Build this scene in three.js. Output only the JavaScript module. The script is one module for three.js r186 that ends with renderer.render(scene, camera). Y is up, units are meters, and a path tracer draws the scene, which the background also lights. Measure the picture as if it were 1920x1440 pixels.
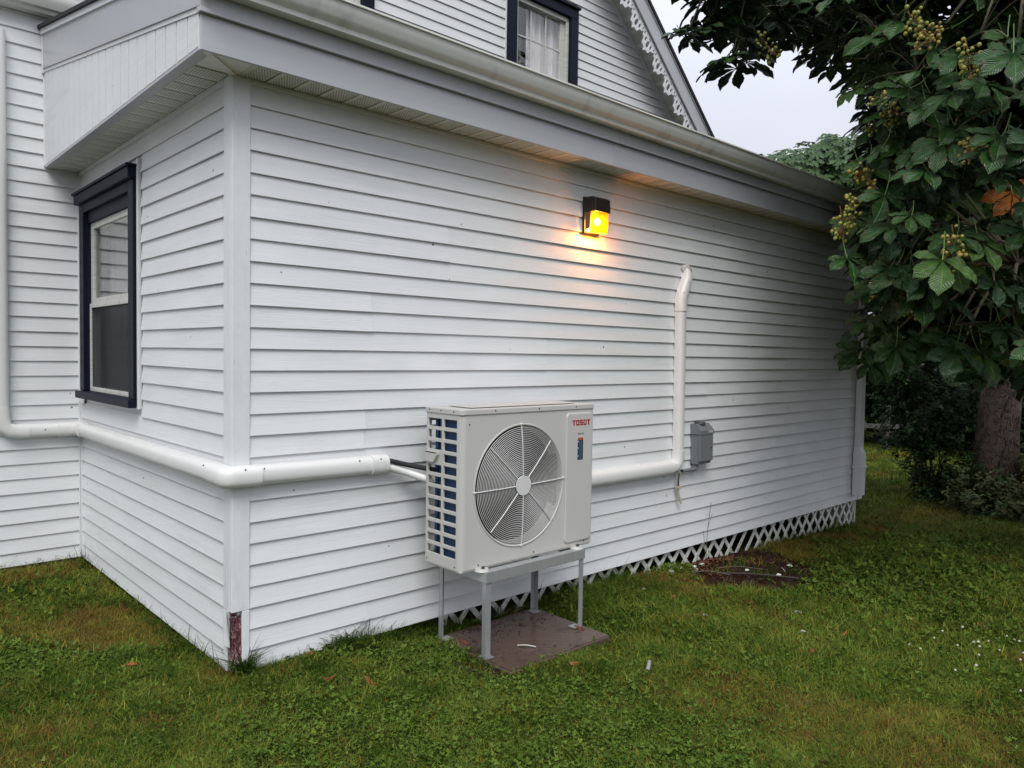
import * as THREE from 'three';
import { mergeGeometries, toCreasedNormals, mergeVertices } from 'three/addons/utils/BufferGeometryUtils.js';
import { RoundedBoxGeometry } from 'three/addons/geometries/RoundedBoxGeometry.js';
import { FontLoader } from 'three/addons/loaders/FontLoader.js';
import { TextGeometry } from 'three/addons/geometries/TextGeometry.js';

// ------------------------------------------------------------------ camera, sky, sun, exposure
const scene = new THREE.Scene();
const camera = new THREE.PerspectiveCamera(54.03, 1024 / 768, 0.05, 600);
camera.position.set(-1.4102, 1.5064, 3.4062);
camera.up.set(0.01482, 0.99913, -0.03895);
camera.lookAt(-1.4102 + 0.6787, 1.5064 - 0.03866, 3.4062 - 0.7334);

const renderer = new THREE.WebGLRenderer({ antialias: true });
renderer.setSize(1024, 768);
renderer.toneMapping = THREE.LinearToneMapping;
renderer.toneMappingExposure = 1.5;
renderer.shadowMap.enabled = true;
renderer.shadowMap.type = THREE.PCFSoftShadowMap;

// seeded randomness
function rng(seed) { let a = seed >>> 0; return () => { a = (a + 0x6D2B79F5) | 0; let t = Math.imul(a ^ (a >>> 15), 1 | a); t = (t + Math.imul(t ^ (t >>> 7), 61 | t)) ^ t; return ((t ^ (t >>> 14)) >>> 0) / 4294967296; }; }
function hash(x, y, z) { let h = Math.imul(x, 374761393) ^ Math.imul(y, 668265263) ^ Math.imul(z, 2147483647 ^ 1274126177); h = Math.imul(h ^ (h >>> 13), 1274126177); return ((h ^ (h >>> 16)) >>> 0) / 4294967296; }
function vnoise(x, y = 0, z = 0) {
  const xi = Math.floor(x), yi = Math.floor(y), zi = Math.floor(z), s = t => t * t * (3 - 2 * t);
  const u = s(x - xi), v = s(y - yi), w = s(z - zi), L = (a, b, t) => a + (b - a) * t;
  const c = (i, j, k) => hash(xi + i, yi + j, zi + k);
  if (w === 0) return L(L(c(0, 0, 0), c(1, 0, 0), u), L(c(0, 1, 0), c(1, 1, 0), u), v);
  return L(L(L(c(0, 0, 0), c(1, 0, 0), u), L(c(0, 1, 0), c(1, 1, 0), u), v), L(L(c(0, 0, 1), c(1, 0, 1), u), L(c(0, 1, 1), c(1, 1, 1), u), v), w);
}
const fbm = (x, y, z = 0, o = 4) => { let a = 0, g = .5, n = 0; for (let i = 0; i < o; i++) { a += g * vnoise(x, y, z); n += g; g *= .5; x *= 2.03; y *= 2.03; z = Number.isInteger(z) ? z + 7 : z * 2.03; } return a / n; };
const clamp = (x, a = 0, b = 1) => Math.min(b, Math.max(a, x));
const smooth = (a, b, x) => { const t = clamp((x - a) / (b - a)); return t * t * (3 - 2 * t); };
const lerp = (a, b, t) => a + (b - a) * t;

{ // overcast sky: three times brighter at the zenith than at the horizon, soft cloud texture all over
  const W = 512, H = 256, d = new Float32Array(W * H * 4);
  for (let j = 0; j < H; j++) for (let i = 0; i < W; i++) {
    const el = ((j + .5) / H - .5) * Math.PI, az = (i + .5) / W * Math.PI * 2, s = Math.max(0, Math.sin(el));
    const cx = Math.cos(az) * Math.cos(el), cz = Math.sin(az) * Math.cos(el), k = 1 / (0.25 + s);
    const cl = fbm(cx * k * 1.1 + 7, cz * k * 1.1 + 3, 2.5, 5);
    const L = 1.08 * (1 + 2 * s) / 3 * (0.80 + 0.40 * cl);
    const o = (j * W + i) * 4;
    d[o] = L * 0.945; d[o + 1] = L * 0.99; d[o + 2] = L * (1.085 + 0.05 * (1 - cl)); d[o + 3] = 1;
  }
  const sky = new THREE.DataTexture(d, W, H, THREE.RGBAFormat, THREE.FloatType);
  sky.mapping = THREE.EquirectangularReflectionMapping; sky.magFilter = THREE.LinearFilter; sky.minFilter = THREE.LinearFilter; sky.wrapS = THREE.RepeatWrapping; sky.needsUpdate = true;
  scene.background = sky; scene.environment = sky;
}
const sun = new THREE.DirectionalLight(new THREE.Color(1.0, 0.985, 0.96), 1.5);
sun.position.set(-6, 18, 10.5); sun.target.position.set(3, 0, 0);
sun.castShadow = true; sun.shadow.radius = 60; sun.shadow.mapSize.set(2048, 2048);
Object.assign(sun.shadow.camera, { left: -16, right: 16, top: 16, bottom: -16, near: 1, far: 60 });
scene.add(sun, sun.target);

// ------------------------------------------------------------------ helpers
const taken = new Map();
const numbered = n => { const k = taken.get(n) || 0; taken.set(n, k + 1); return k ? `${n}_${String(k).padStart(3, '0')}` : n; };
function mesh(name, geo, mat, parent) { const m = new THREE.Mesh(geo, mat); m.name = parent ? name : numbered(name); (parent || scene).add(m); return m; }
function thing(name, label, category, pos = [0, 0, 0], turn = 0, group) { const o = new THREE.Group(); o.name = numbered(name); o.position.set(...pos); o.rotation.y = turn; o.userData = { label, category }; if (group) o.userData.group = group; scene.add(o); return o; }
function tag(o, label, category, group) { Object.assign(o.userData, { label, category }); if (group) o.userData.group = group; return o; }
const B = (x0, x1, y0, y1, z0, z1) => { const g = new THREE.BoxGeometry(x1 - x0, y1 - y0, z1 - z0); g.translate((x0 + x1) / 2, (y0 + y1) / 2, (z0 + z1) / 2); return g; };
const RB = (x0, x1, y0, y1, z0, z1, r = .004, s = 2) => { const g = new RoundedBoxGeometry(x1 - x0, y1 - y0, z1 - z0, s, Math.min(r, (x1 - x0) / 2.01, (y1 - y0) / 2.01, (z1 - z0) / 2.01)); g.translate((x0 + x1) / 2, (y0 + y1) / 2, (z0 + z1) / 2); return g; };
const V = (x, y, z) => new THREE.Vector3(x, y, z);
const clean = g => { const o = g.index ? g.toNonIndexed() : g; for (const k of Object.keys(o.attributes)) if (!['position', 'normal', 'uv'].includes(k)) o.deleteAttribute(k); o.morphAttributes = {}; return o; };
const merge = gs => mergeGeometries(gs.map(clean));
const tube = (pts, r, seg = 24, rs = 8) => new THREE.TubeGeometry(new THREE.CatmullRomCurve3(pts), seg, r, rs);
function taperTube(pts, radii, seg, rs, bump) { // tapered limb along a smooth curve
  const c = new THREE.CatmullRomCurve3(pts), fr = c.computeFrenetFrames(seg), pos = [], uv = [], idx = [];
  for (let i = 0; i <= seg; i++) {
    const t = i / seg, p = c.getPointAt(t), q = t * (radii.length - 1), a = Math.min(radii.length - 2, Math.floor(q)), r = lerp(radii[a], radii[a + 1], q - a);
    for (let j = 0; j <= rs; j++) {
      const an = j / rs * Math.PI * 2, rr = r * (bump ? bump(j === rs ? 0 : an, t) : 1);
      const v = p.clone().addScaledVector(fr.normals[i], Math.cos(an) * rr).addScaledVector(fr.binormals[i], Math.sin(an) * rr);
      pos.push(v.x, v.y, v.z); uv.push(j / rs, t);
      if (i < seg && j < rs) { const k = i * (rs + 1) + j; idx.push(k, k + rs + 1, k + 1, k + 1, k + rs + 1, k + rs + 2); }
    }
  }
  const g = new THREE.BufferGeometry(); g.setAttribute('position', new THREE.Float32BufferAttribute(pos, 3)); g.setAttribute('uv', new THREE.Float32BufferAttribute(uv, 2)); g.setIndex(idx); g.computeVertexNormals(); return g;
}
// sweep of a section (d outward, h along b) along stations {p, a, b}
function sweep(stations, section, crease = .7, caps = true) {
  const pos = [], n = section.length, put = v => pos.push(v.x, v.y, v.z);
  const ring = s => section.map(([d, h]) => s.p.clone().addScaledVector(s.a, d).addScaledVector(s.b, h));
  const rs = stations.map(ring);
  for (let i = 0; i < rs.length - 1; i++) for (let j = 0; j < n; j++) { const k = (j + 1) % n; put(rs[i][j]); put(rs[i + 1][j]); put(rs[i][k]); put(rs[i][k]); put(rs[i + 1][j]); put(rs[i + 1][k]); }
  if (caps) for (const r of [rs[0], rs[rs.length - 1]]) for (let j = 1; j < n - 1; j++) { put(r[0]); put(r[j]); put(r[j + 1]); }
  let g = new THREE.BufferGeometry(); g.setAttribute('position', new THREE.Float32BufferAttribute(pos, 3));
  g.setAttribute('uv', new THREE.Float32BufferAttribute(new Float32Array(pos.length / 3 * 2), 2));
  g.computeVertexNormals(); return toCreasedNormals(g, crease);
}
function poly(points, z0, z1) { const s = new THREE.Shape(points.map(p => new THREE.Vector2(...p))); const g = new THREE.ExtrudeGeometry(s, { depth: z1 - z0, bevelEnabled: false }); g.translate(0, 0, z0); return g; }

// ------------------------------------------------------------------ textures
function tex(w, h, f, srgb = false, rx = 1, ry = 1) {
  const d = new Uint8Array(w * h * 4);
  for (let j = 0; j < h; j++) for (let i = 0; i < w; i++) { const c = f(i / w, j / h, i, j), o = (j * w + i) * 4; if (typeof c === 'number') { d[o] = d[o + 1] = d[o + 2] = clamp(c) * 255; } else { d[o] = clamp(c[0]) * 255; d[o + 1] = clamp(c[1]) * 255; d[o + 2] = clamp(c[2]) * 255; } d[o + 3] = 255; }
  const t = new THREE.DataTexture(d, w, h); t.magFilter = THREE.LinearFilter; t.minFilter = THREE.LinearMipmapLinearFilter; t.generateMipmaps = true; t.wrapS = t.wrapT = THREE.RepeatWrapping; t.repeat.set(rx, ry); if (srgb) t.colorSpace = THREE.SRGBColorSpace; t.needsUpdate = true; return t;
}
// tiling noise: blend of two shifted copies
const tile = (f, u, v, px, py) => { const a = f(u * px, v * py), b = f((u - 1) * px, v * py), c = f(u * px, (v - 1) * py), d = f((u - 1) * px, (v - 1) * py); return lerp(lerp(a, b, u), lerp(c, d, u), v); };

const M = {};
const lin = (r, g, b) => new THREE.Color().setRGB(r, g, b);
const std = (c, roughness = .6, extra = {}) => new THREE.MeshStandardMaterial({ color: c, roughness, side: THREE.DoubleSide, ...extra });
{
  const grain = tex(512, 512, (u, v) => .5 + .5 * (tile((a, b) => fbm(a, b, 1, 3), u, v, 22, 170) - .5) * 1.6 + .25 * (tile((a, b) => vnoise(a, b, 5), u, v, 60, 420) - .5), false, 1 / 2.2, 1 / .33);
  const r = rng(77), specks = []; for (let i = 0; i < 20; i++) specks.push([r(), r(), .0012 + r() * .0016, .35 + r() * .5]);
  const vinylMap = tex(640, 640, (u, v) => {
    let k = .955 + .05 * (tile((a, b) => fbm(a, b, 9, 4), u, v, 9, 14) - .5) + .045 * (tile((a, b) => fbm(a, b, 4, 2), u, v, 14, 300) - .5);
    const g = tile((a, b) => fbm(a, b, 21, 4), u, v, 5, 30); const st = smooth(.56, .76, g) * .03;
    for (const [a, b, s, q] of specks) { const dx = (u - a), dy = (v - b) * 1; const dd = Math.hypot(dx, dy) / s; if (dd < 1.2) k *= 1 - q * (1 - smooth(.5, 1.2, dd)); }
    return [k - st, k - st * 1.0, k - st * 1.25];
  }, true, 1 / 2.6, 1 / 2.6);
  M.vinyl = std(lin(.775, .79, .785), .44, { map: vinylMap, bumpMap: grain, bumpScale: .0013 });
  const dirty = tex(1024, 128, (u, v) => {
    const n = tile((a, b) => fbm(a, b, 3, 5), u, v * .999, 46, 7), h = v; // splashes of soil, densest at the bottom edge
    const m = smooth(.50 + h * .40, .74 + h * .40, n) * .6, f = smooth(.6, .72, tile((a, b) => fbm(a, b, 13, 4), u, v, 120, 16)) * .25;
    const k = clamp(m + f * m), b0 = .955; return [lerp(b0, .60, k), lerp(b0, .53, k), lerp(b0, .44, k)];
  }, true, 1 / 2.7, 1 / .105);
  M.vinylDirty = std(lin(.775, .79, .785), .55, { map: dirty, bumpMap: grain, bumpScale: .0013 });
  M.trim = std(lin(.77, .785, .785), .42, { map: vinylMap });
  M.duct = std(lin(.79, .795, .79), .34, { map: tex(512, 512, (u, v) => { const k = .95 + .07 * (tile((a, b) => fbm(a, b, 2, 4), u, v, 7, 7) - .5); return [k, k * .995, k * .98]; }, true) });
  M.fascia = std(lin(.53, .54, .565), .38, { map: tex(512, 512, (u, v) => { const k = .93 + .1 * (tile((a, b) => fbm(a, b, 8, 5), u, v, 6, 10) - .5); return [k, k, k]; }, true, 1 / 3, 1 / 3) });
  M.gutter = std(lin(.77, .775, .765), .4, { map: tex(512, 256, (u, v) => { const s = smooth(.55, .8, tile((a, b) => fbm(a, b, 18, 4), u, v, 40, 3)); const k = .95 - .10 * s; return [k, k, k * .975]; }, true, 1 / 3, 1 / .5) });
  const holes = tex(256, 512, (u, v) => { // perforated soffit strip: 0.133 m wide, rows of small punched holes
    const inside = u > .16 && u < .86; let k = .95 + .05 * (vnoise(u * 30, v * 40, 3) - .5);
    if (inside) { const rows = 22, cols = 7; const y = v * rows, row = Math.floor(y); const x = (u - .16) / .7 * cols / 1 + (row % 2) * .5; const d = Math.hypot((x - Math.floor(x) - .5) / cols * .7 * .133, (y - row - .5) / rows * .3); if (d < .0030) k = .13; else if (d < .0038) k *= .6; }
    return [k, k, k * .97];
  }, true);
  M.soffit = std(lin(.76, .755, .725), .5, { map: holes });
  M.soffitPlain = std(lin(.78, .775, .755), .5);
  M.black = new THREE.MeshPhysicalMaterial({ color: lin(.006, .011, .027), roughness: .5, specularIntensity: .32, side: THREE.DoubleSide, map: tex(256, 256, (u, v) => { const k = .8 + .35 * (tile((a, b) => fbm(a, b, 4, 4), u, v, 8, 20) - .3); return [k, k, k]; }, true, 2, 2), bumpMap: grain, bumpScale: .0005 });
  M.sash = std(lin(.66, .66, .64), .5, { map: tex(256, 256, (u, v) => { const g = smooth(.56, .66, tile((a, b) => fbm(a, b, 15, 4), u, v, 9, 22)); return [lerp(.96, .62, g), lerp(.96, .58, g), lerp(.94, .52, g)]; }, true, 3, 3) });
  M.glass = new THREE.MeshPhysicalMaterial({ color: 0xffffff, roughness: .015, transmission: 1, thickness: 0, ior: 1.55, side: THREE.DoubleSide });
  M.screen = std(lin(.016, .018, .021), .9, { transparent: true, opacity: .5 });
  M.curtain = std(lin(.62, .60, .57), .95);
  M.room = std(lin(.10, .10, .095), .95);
  M.shingle = std(lin(.018, .018, .02), .95, { bumpMap: grain, bumpScale: .002 });
  M.lattice = std(lin(.66, .66, .645), .7, { map: tex(256, 256, (u, v) => { const g = smooth(.5, .72, tile((a, b) => fbm(a, b, 31, 4), u, v, 6, 12)); return [lerp(.95, .62, g), lerp(.95, .62, g), lerp(.93, .54, g)]; }, true, 4, 4) });
  M.ac = std(lin(.49, .48, .45), .42, { bumpMap: tex(256, 256, (u, v) => vnoise(u * 128, v * 128), false, 6, 6), bumpScale: .00012 });
  M.acLight = std(lin(.60, .60, .585), .38);
  M.acDark = std(lin(.012, .012, .013), .7);
  M.coil = std(lin(.008, .045, .115), .4, { bumpMap: tex(64, 8, u => (u * 32 % 1) < .5 ? 1 : 0, false, 10, 1), bumpScale: .001 });
  M.wire = std(lin(.62, .61, .585), .35);
  M.screw = std(lin(.12, .12, .12), .4, { metalness: .7 });
  M.steel = std(lin(.66, .68, .68), .34, { metalness: .4, map: tex(256, 256, (u, v) => { const a = tile((x, y) => fbm(x, y, 7, 3), u, v, 12, 12), k = .78 + .3 * (a - .5); return [k, k, k]; }, true, 3, 3), roughnessMap: tex(128, 128, (u, v) => .62 + .5 * (tile((x, y) => fbm(x, y, 17, 3), u, v, 9, 9) - .5), false, 3, 3) });
  const dia = tex(256, 256, (u, v) => { // raised tread lozenges
    const a = u * 8, b = v * 8, s = (Math.floor(a) + Math.floor(b)) % 2, x = a % 1 - .5, y = b % 1 - .5, c = .707, p = s ? (x + y) * c : (x - y) * c, q = s ? (x - y) * c : (x + y) * c; return Math.hypot(p / .42, q / .12) < 1 ? 1 : .25;
  }, false, 1 / .26, 1 / .26);
  M.pad = std(lin(.105, .066, .052), .30, { bumpMap: dia, bumpScale: .0016, map: tex(512, 512, (u, v) => { const g = smooth(.52, .72, tile((a, b) => fbm(a, b, 41, 5), u, v, 7, 7)); return [lerp(.93, .62, g), lerp(.93, .52, g), lerp(.93, .45, g)]; }, true, 1.2, 1.2), roughnessMap: tex(256, 256, (u, v) => .55 + 1.3 * smooth(.5, .7, tile((a, b) => fbm(a, b, 33, 4), u, v, 6, 6)), false, 1.2, 1.2) });
  M.padPlain = std(lin(.095, .06, .047), .55);
  M.boxGrey = std(lin(.20, .215, .22), .45, { metalness: .25 });
  M.boxDark = std(lin(.06, .06, .06), .5);
  M.bronze = std(lin(.020, .014, .011), .4, { metalness: .2 });
  M.cheek = std(lin(.16, .075, .035), .5);
  M.red = std(lin(.32, .006, .012), .4);
  M.greyPrint = std(lin(.16, .16, .16), .5);
  M.foam = std(lin(.016, .016, .018), .75);
  M.hose = std(lin(.46, .40, .28), .55);
  const bark = (u, v) => { const f1 = tile((x, y) => Math.abs(fbm(x, y, 3, 5) - .5) * 2, u, v, 9, 2.2), f2 = tile((x, y) => Math.abs(fbm(x, y, 13, 4) - .5) * 2, u, v, 22, 7), f3 = tile((x, y) => vnoise(x, y, 2), u, v, 70, 40); return clamp(Math.min(smooth(.0, .16, f1), .35 + .65 * smooth(.0, .2, f2)) * .8 + .25 * f3); };
  M.bark = std(lin(1, 1, 1), .9, { map: tex(512, 512, (u, v) => { const k = bark(u, v), g = smooth(.55, .75, tile((a, b) => fbm(a, b, 14, 4), u, v, 5, 5)); return [lerp(.17, .43, k) * lerp(1, .94, g), lerp(.135, .36, k) * lerp(1, 1.03, g), lerp(.115, .315, k)]; }, true, 2, 8), bumpMap: tex(512, 512, bark, false, 2, 8), bumpScale: .035 });
  M.twig = std(lin(.10, .085, .05), .8);
  M.soilMat = new THREE.MeshPhysicalMaterial({ color: lin(1, 1, 1), roughness: 1, specularIntensity: .15, vertexColors: true });
}

// ------------------------------------------------------------------ ground
const zM = -2.667; // plane of the main house wall
const PAD = { x0: 1.09, x1: 1.85, z0: .118, z1: .727, y: -.06 };
function gy(x, z) {
  const t = Math.max(0, x - .45), s = .046 * t, drop = s / Math.pow(1 + Math.pow(s / .46, 4), .25);
  let y = -drop - .004 + .012 * (fbm(x * 1.7 + 5, z * 1.7 + 9, 0, 3) - .5);
  if (x < .3) { const side = Math.max(-x, 0), main = Math.max(z - zM, 0); y -= .045 * Math.max(smooth(.30, .02, side) * smooth(-.05, -.5, z), smooth(.30, .02, main)); }
  y -= .03 * smooth(.28, .03, z) * smooth(.5, 1.0, x) * smooth(2.2, 1.6, x);
  y -= .05 * smooth(.5, .02, Math.max(Math.abs(x - 1.47) - .3, Math.abs(z - .42) - .22));
  return y;
}
const inHouse = (x, z) => (x > -.01 && x < 6.93 && z < .015 && z > zM - .1) || (z < zM + .02 && x < 9);
const soilAt = (x, z) => { // bare red soil: the dug patch by the lattice and round the slab
  const n = .22 * (fbm(x * 5, z * 5, 3, 3) - .5);
  const a = (x - 4.02) * .96 - (z - .40) * .28, b = (x - 4.02) * .28 + (z - .40) * .96;
  const s1 = 1.06 - Math.hypot(a / .80, b / .52) + n * 2.2;
  const s2 = .34 - Math.hypot((x - 1.06) / .8, (z - .62) / .75) + n;
  const s3 = .20 - Math.hypot((x - .36) / .9, (z - .42) / .5) + n;
  return Math.max(smooth(0, .25, s1), smooth(0, .2, s2) * .9, smooth(0, .2, s3) * .8);
};
const brownAt = (x, z) => { // worn, dry turf
  let b = smooth(.54, .76, fbm(x * 1.15 + 31, z * 1.15 + 47, 4, 4)) * .5;
  b = Math.max(b, smooth(.75, .1, Math.abs(x + .32)) * smooth(.45, -.1, z) * smooth(.34, .54, fbm(x * 2.6, z * 2.6, 8, 3)) * smooth(zM - .2, zM + .3, z));
  b = Math.max(b, .9 * smooth(.55, .1, Math.abs(z - .25)) * smooth(2.2, 3.0, x) * smooth(.3, .5, fbm(x * 3, z * 3, 18, 3)));
  return b;
};
{
  const xs = [], zs = [];
  const ax = (lo, hi, far, st, out) => { let v = -far; const a = []; let s = 12; for (let t = lo; t <= hi + 1e-6; t += st) a.push(t); const left = [], right = []; let d = st; for (let t = lo - d; t > -far; d *= 1.35, t -= d) left.push(t); left.push(-far); d = st; for (let t = hi + d; t < far; d *= 1.35, t += d) right.push(t); right.push(far); out.push(...left.reverse(), ...a, ...right); };
  ax(-3, 9, 300, .06, xs); ax(-3, 4.4, 300, .06, zs);
  const pos = [], col = [], idx = [], nx = xs.length, nz = zs.length;
  for (let j = 0; j < nz; j++) for (let i = 0; i < nx; i++) {
    const x = xs[i], z = zs[j], s = soilAt(x, z), b = brownAt(x, z), n = fbm(x * 9, z * 9, 2, 3);
    const m1 = .020 * s * (fbm(x * 14, z * 14, 6, 3)); pos.push(x, gy(x, z) + m1 - .006, z);
    const c = [lerp(lerp(.026, .05, b), .024, s), lerp(lerp(.026, .034, b), .010, s), lerp(lerp(.010, .015, b), .007, s)].map(v => v * (.6 + .8 * n));
    col.push(...c);
    if (i < nx - 1 && j < nz - 1) { const k = j * nx + i; idx.push(k, k + nx, k + 1, k + 1, k + nx, k + nx + 1); }
  }
  const g = new THREE.BufferGeometry(); g.setAttribute('position', new THREE.Float32BufferAttribute(pos, 3)); g.setAttribute('color', new THREE.Float32BufferAttribute(col, 3)); g.setIndex(idx); g.computeVertexNormals();
  const lawn = mesh('ground', g, M.soilMat); lawn.userData = { kind: 'structure', label: 'dark soil and turf ground around the house', category: 'ground' };
}

// ------------------------------------------------------------------ house
const E = .1016;
const house = thing('house', 'white vinyl sided house with flat eaved side extension and steep lace trimmed gable', 'house');
let boardSeed = 1;
// one course of clapboard: x from x0(y) to x1(y), y from 0 to e, face outwards +z
function boardGeo(x0, x1, e, u0 = 0, hang = 0, proud = 0, uvY = null, flare = 0) {
  const f0 = typeof x0 === 'function' ? x0 : () => x0, f1 = typeof x1 === 'function' ? x1 : () => x1, seed = boardSeed++;
  const prof = [[e + .010, .0008], [e * .72, .0042], [e * .36, .0084], [.008, .0122], [.0030, .0129], [.0008, .0120], [0, .0099], [.0018, .0026]];
  const len = f1(0) - f0(0), nx = Math.max(1, Math.ceil(Math.abs(len) / .32)), pos = [], uv = [], put = (i, j) => {
    const [y, z] = prof[j], x = lerp(f0(y), f1(y), flare && i === nx - 1 ? 1 - .05 / Math.max(.06, len) : i / nx), edge = Math.min(1, j / 3);
    const w = (vnoise(x * 1.9 + seed * 17.3, seed * 3.1) - .5) * .0028 * edge, dy = (vnoise(x * .8 + seed * 5.7, 40 + seed) - .5) * .0022;
    pos.push(x, y + dy + hang, z + w + proud + (flare ? flare * edge * smooth(.10, 0, f1(y) - x) : 0)); uv.push(x + u0, uvY === null ? y + seed * .137 : y + uvY);
  };
  for (let i = 0; i < nx; i++) for (let j = 0; j < prof.length - 1; j++) { put(i, j); put(i, j + 1); put(i + 1, j); put(i + 1, j); put(i, j + 1); put(i + 1, j + 1); }
  const g = new THREE.BufferGeometry(); g.setAttribute('position', new THREE.Float32BufferAttribute(pos, 3)); g.setAttribute('uv', new THREE.Float32BufferAttribute(uv, 2)); g.computeVertexNormals();
  return toCreasedNormals(g, .45);
}
const courseY = j => j === 0 ? 0 : .9 * E + (j - 1) * E, courseE = j => j === 0 ? .9 * E : E;

// --- front wall of the extension (z = 0)
const LX = 6.93, YS = 2.75;
const frontWall = mesh('front_wall', B(.02, LX - .02, .0, 2.9, -.14, -.004), M.trim, house);
frontWall.userData.label = 'long white clapboard wall behind the heat pump';
{
  const seams = [[.68, 4.34], [3.86], [2.3, 5.72], [4.5], [1.45, 5.1], [.66, 4.3], [3.85], [2.0, 5.12], [.7, 4.45], [3.2], [1.2, 4.9], [4.4], [2.6, 5.7]];
  const r = rng(5);
  for (let j = 0; j <= 26; j++) {
    const cuts = [.068, ...seams[Math.floor(j / 2) % seams.length].map(v => v + (r() - .5) * .012), LX - .085];
    for (let k = 0; k < cuts.length - 1; k++) {
      const b = mesh('siding_board', boardGeo(cuts[k], cuts[k + 1] + (k < cuts.length - 2 ? .03 : 0), j === 26 ? .1 : courseE(j), r() * 3, (r() - .5) * .0012, k % 2 ? .0004 : .0016, null, k < cuts.length - 2 ? .0035 : 0), M.vinyl, frontWall);
      b.position.y = courseY(j);
    }
  }
}
mesh('frieze_trim', merge([RB(.068, LX - .08, YS - .024, YS - .001, -.002, .019, .003)]), M.trim, house);
// --- side wall of the extension (x = 0, faces -x) with its window opening
const W1 = { z0: -2.46, z1: -1.455, y0: 1.21, y1: 2.44 };
const sideWall = mesh('side_wall', merge([B(.004, .14, 0, W1.y0, zM, -.02), B(.004, .14, W1.y1, 2.9, zM, -.02), B(.004, .14, W1.y0, W1.y1, zM, W1.z0), B(.004, .14, W1.y0, W1.y1, W1.z1, -.02)]), M.trim, house);
sideWall.userData.label = 'short white clapboard wall with the black framed window';
{
  const r = rng(6), T = (x0, x1, j, pr = 0) => { const b = mesh('siding_board', boardGeo(x0, x1, j === 26 ? .1 : courseE(j), r() * 3, (r() - .5) * .0012, pr, j ? null : 0), j === 0 ? M.vinylDirty : M.vinyl, sideWall); b.rotation.y = -Math.PI / 2; b.position.set(0, courseY(j), zM); };
  const Z = z => z - zM; // board x runs from the inner corner out to the post
  for (let j = 0; j <= 26; j++) {
    const y = courseY(j);
    if (y + E > 1.19 && y < 2.57) { T(Z(-1.300), Z(-.076), j); T(.028, Z(-2.575), j); } else T(.028, Z(-.076), j, 0);
  }
}
{ const f = mesh('frieze_trim', B(-.019, .002, YS - .024, YS - .001, zM, -.076), M.trim, house); }
// --- main house wall on the left (z = zM)
const mainWall = mesh('main_wall', B(-5, .1, 0, 4.1, zM - .14, zM - .004), M.trim, house);
mainWall.userData.label = 'white clapboard wall of the main house beside the extension';
{
  const r = rng(8);
  for (let j = 0; j <= 39; j++) {
    const two = j % 4 < 2; const cuts = two ? [-5, -.028] : [-5, -1.9, -.028]; const end = courseY(j) > 3.62 ? 1.4 : cuts.pop(); cuts.push(courseY(j) > 2.73 && courseY(j) < 3.62 ? .0 : end);
    for (let k = 0; k < cuts.length - 1; k++) { const b = mesh('siding_board', boardGeo(cuts[k], cuts[k + 1], courseE(j), r() * 3, (r() - .5) * .0012, k ? 0 : .001, j ? null : 0), j === 0 ? M.vinylDirty : M.vinyl, mainWall); b.position.set(0, courseY(j), zM); }
  }
}
// --- gable wall of the main house above the extension roof
const SL = .908, RX = 5.763, RY = 5.835, APX = 3.21;
const rakeX = y => RX + (RY - y) / SL;              // right-hand rake line on the wall
const rakeXL = y => 2 * APX - rakeX(y);
const apexY = RY + SL * (RX - APX);
const GW = { w: 1.09, y0: 4.2, y1: 5.49, xs: [4.04, 1.295] };
{
  const s = new THREE.Shape([[rakeXL(3.2), 3.2], [rakeX(3.2), 3.2], [APX, apexY]].map(p => new THREE.Vector2(...p)));
  for (const x of GW.xs) { const h = new THREE.Path([[x + .1, 4.0], [x + .1, 5.36], [x + .99, 5.36], [x + .99, 4.0]].map(p => new THREE.Vector2(...p))); s.holes.push(h); }
  const g = new THREE.ExtrudeGeometry(s, { depth: .13, bevelEnabled: false }); g.translate(0, 0, zM - .138);
  const gable = mesh('gable_wall', g, M.trim, house); gable.userData.label = 'steep clapboard gable wall with two black framed windows';
  const r = rng(9);
  for (let j = 38; j <= 66; j++) {
    const y = courseY(j), put = (a, b) => { const m = mesh('siding_board', boardGeo(a, b, E, r() * 3, (r() - .5) * .001), M.vinyl, gable); m.position.set(0, y, zM); };
    const R0 = t => rakeX(y + t) - .01, L0 = t => rakeXL(y + t) + .01;
    if (y < GW.y1 + .02) { put(L0, GW.xs[1] - .02); put(GW.xs[1] + GW.w + .02, GW.xs[0] - .02); put(GW.xs[0] + GW.w + .02, R0); } else put(L0, R0);
  }
}
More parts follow.
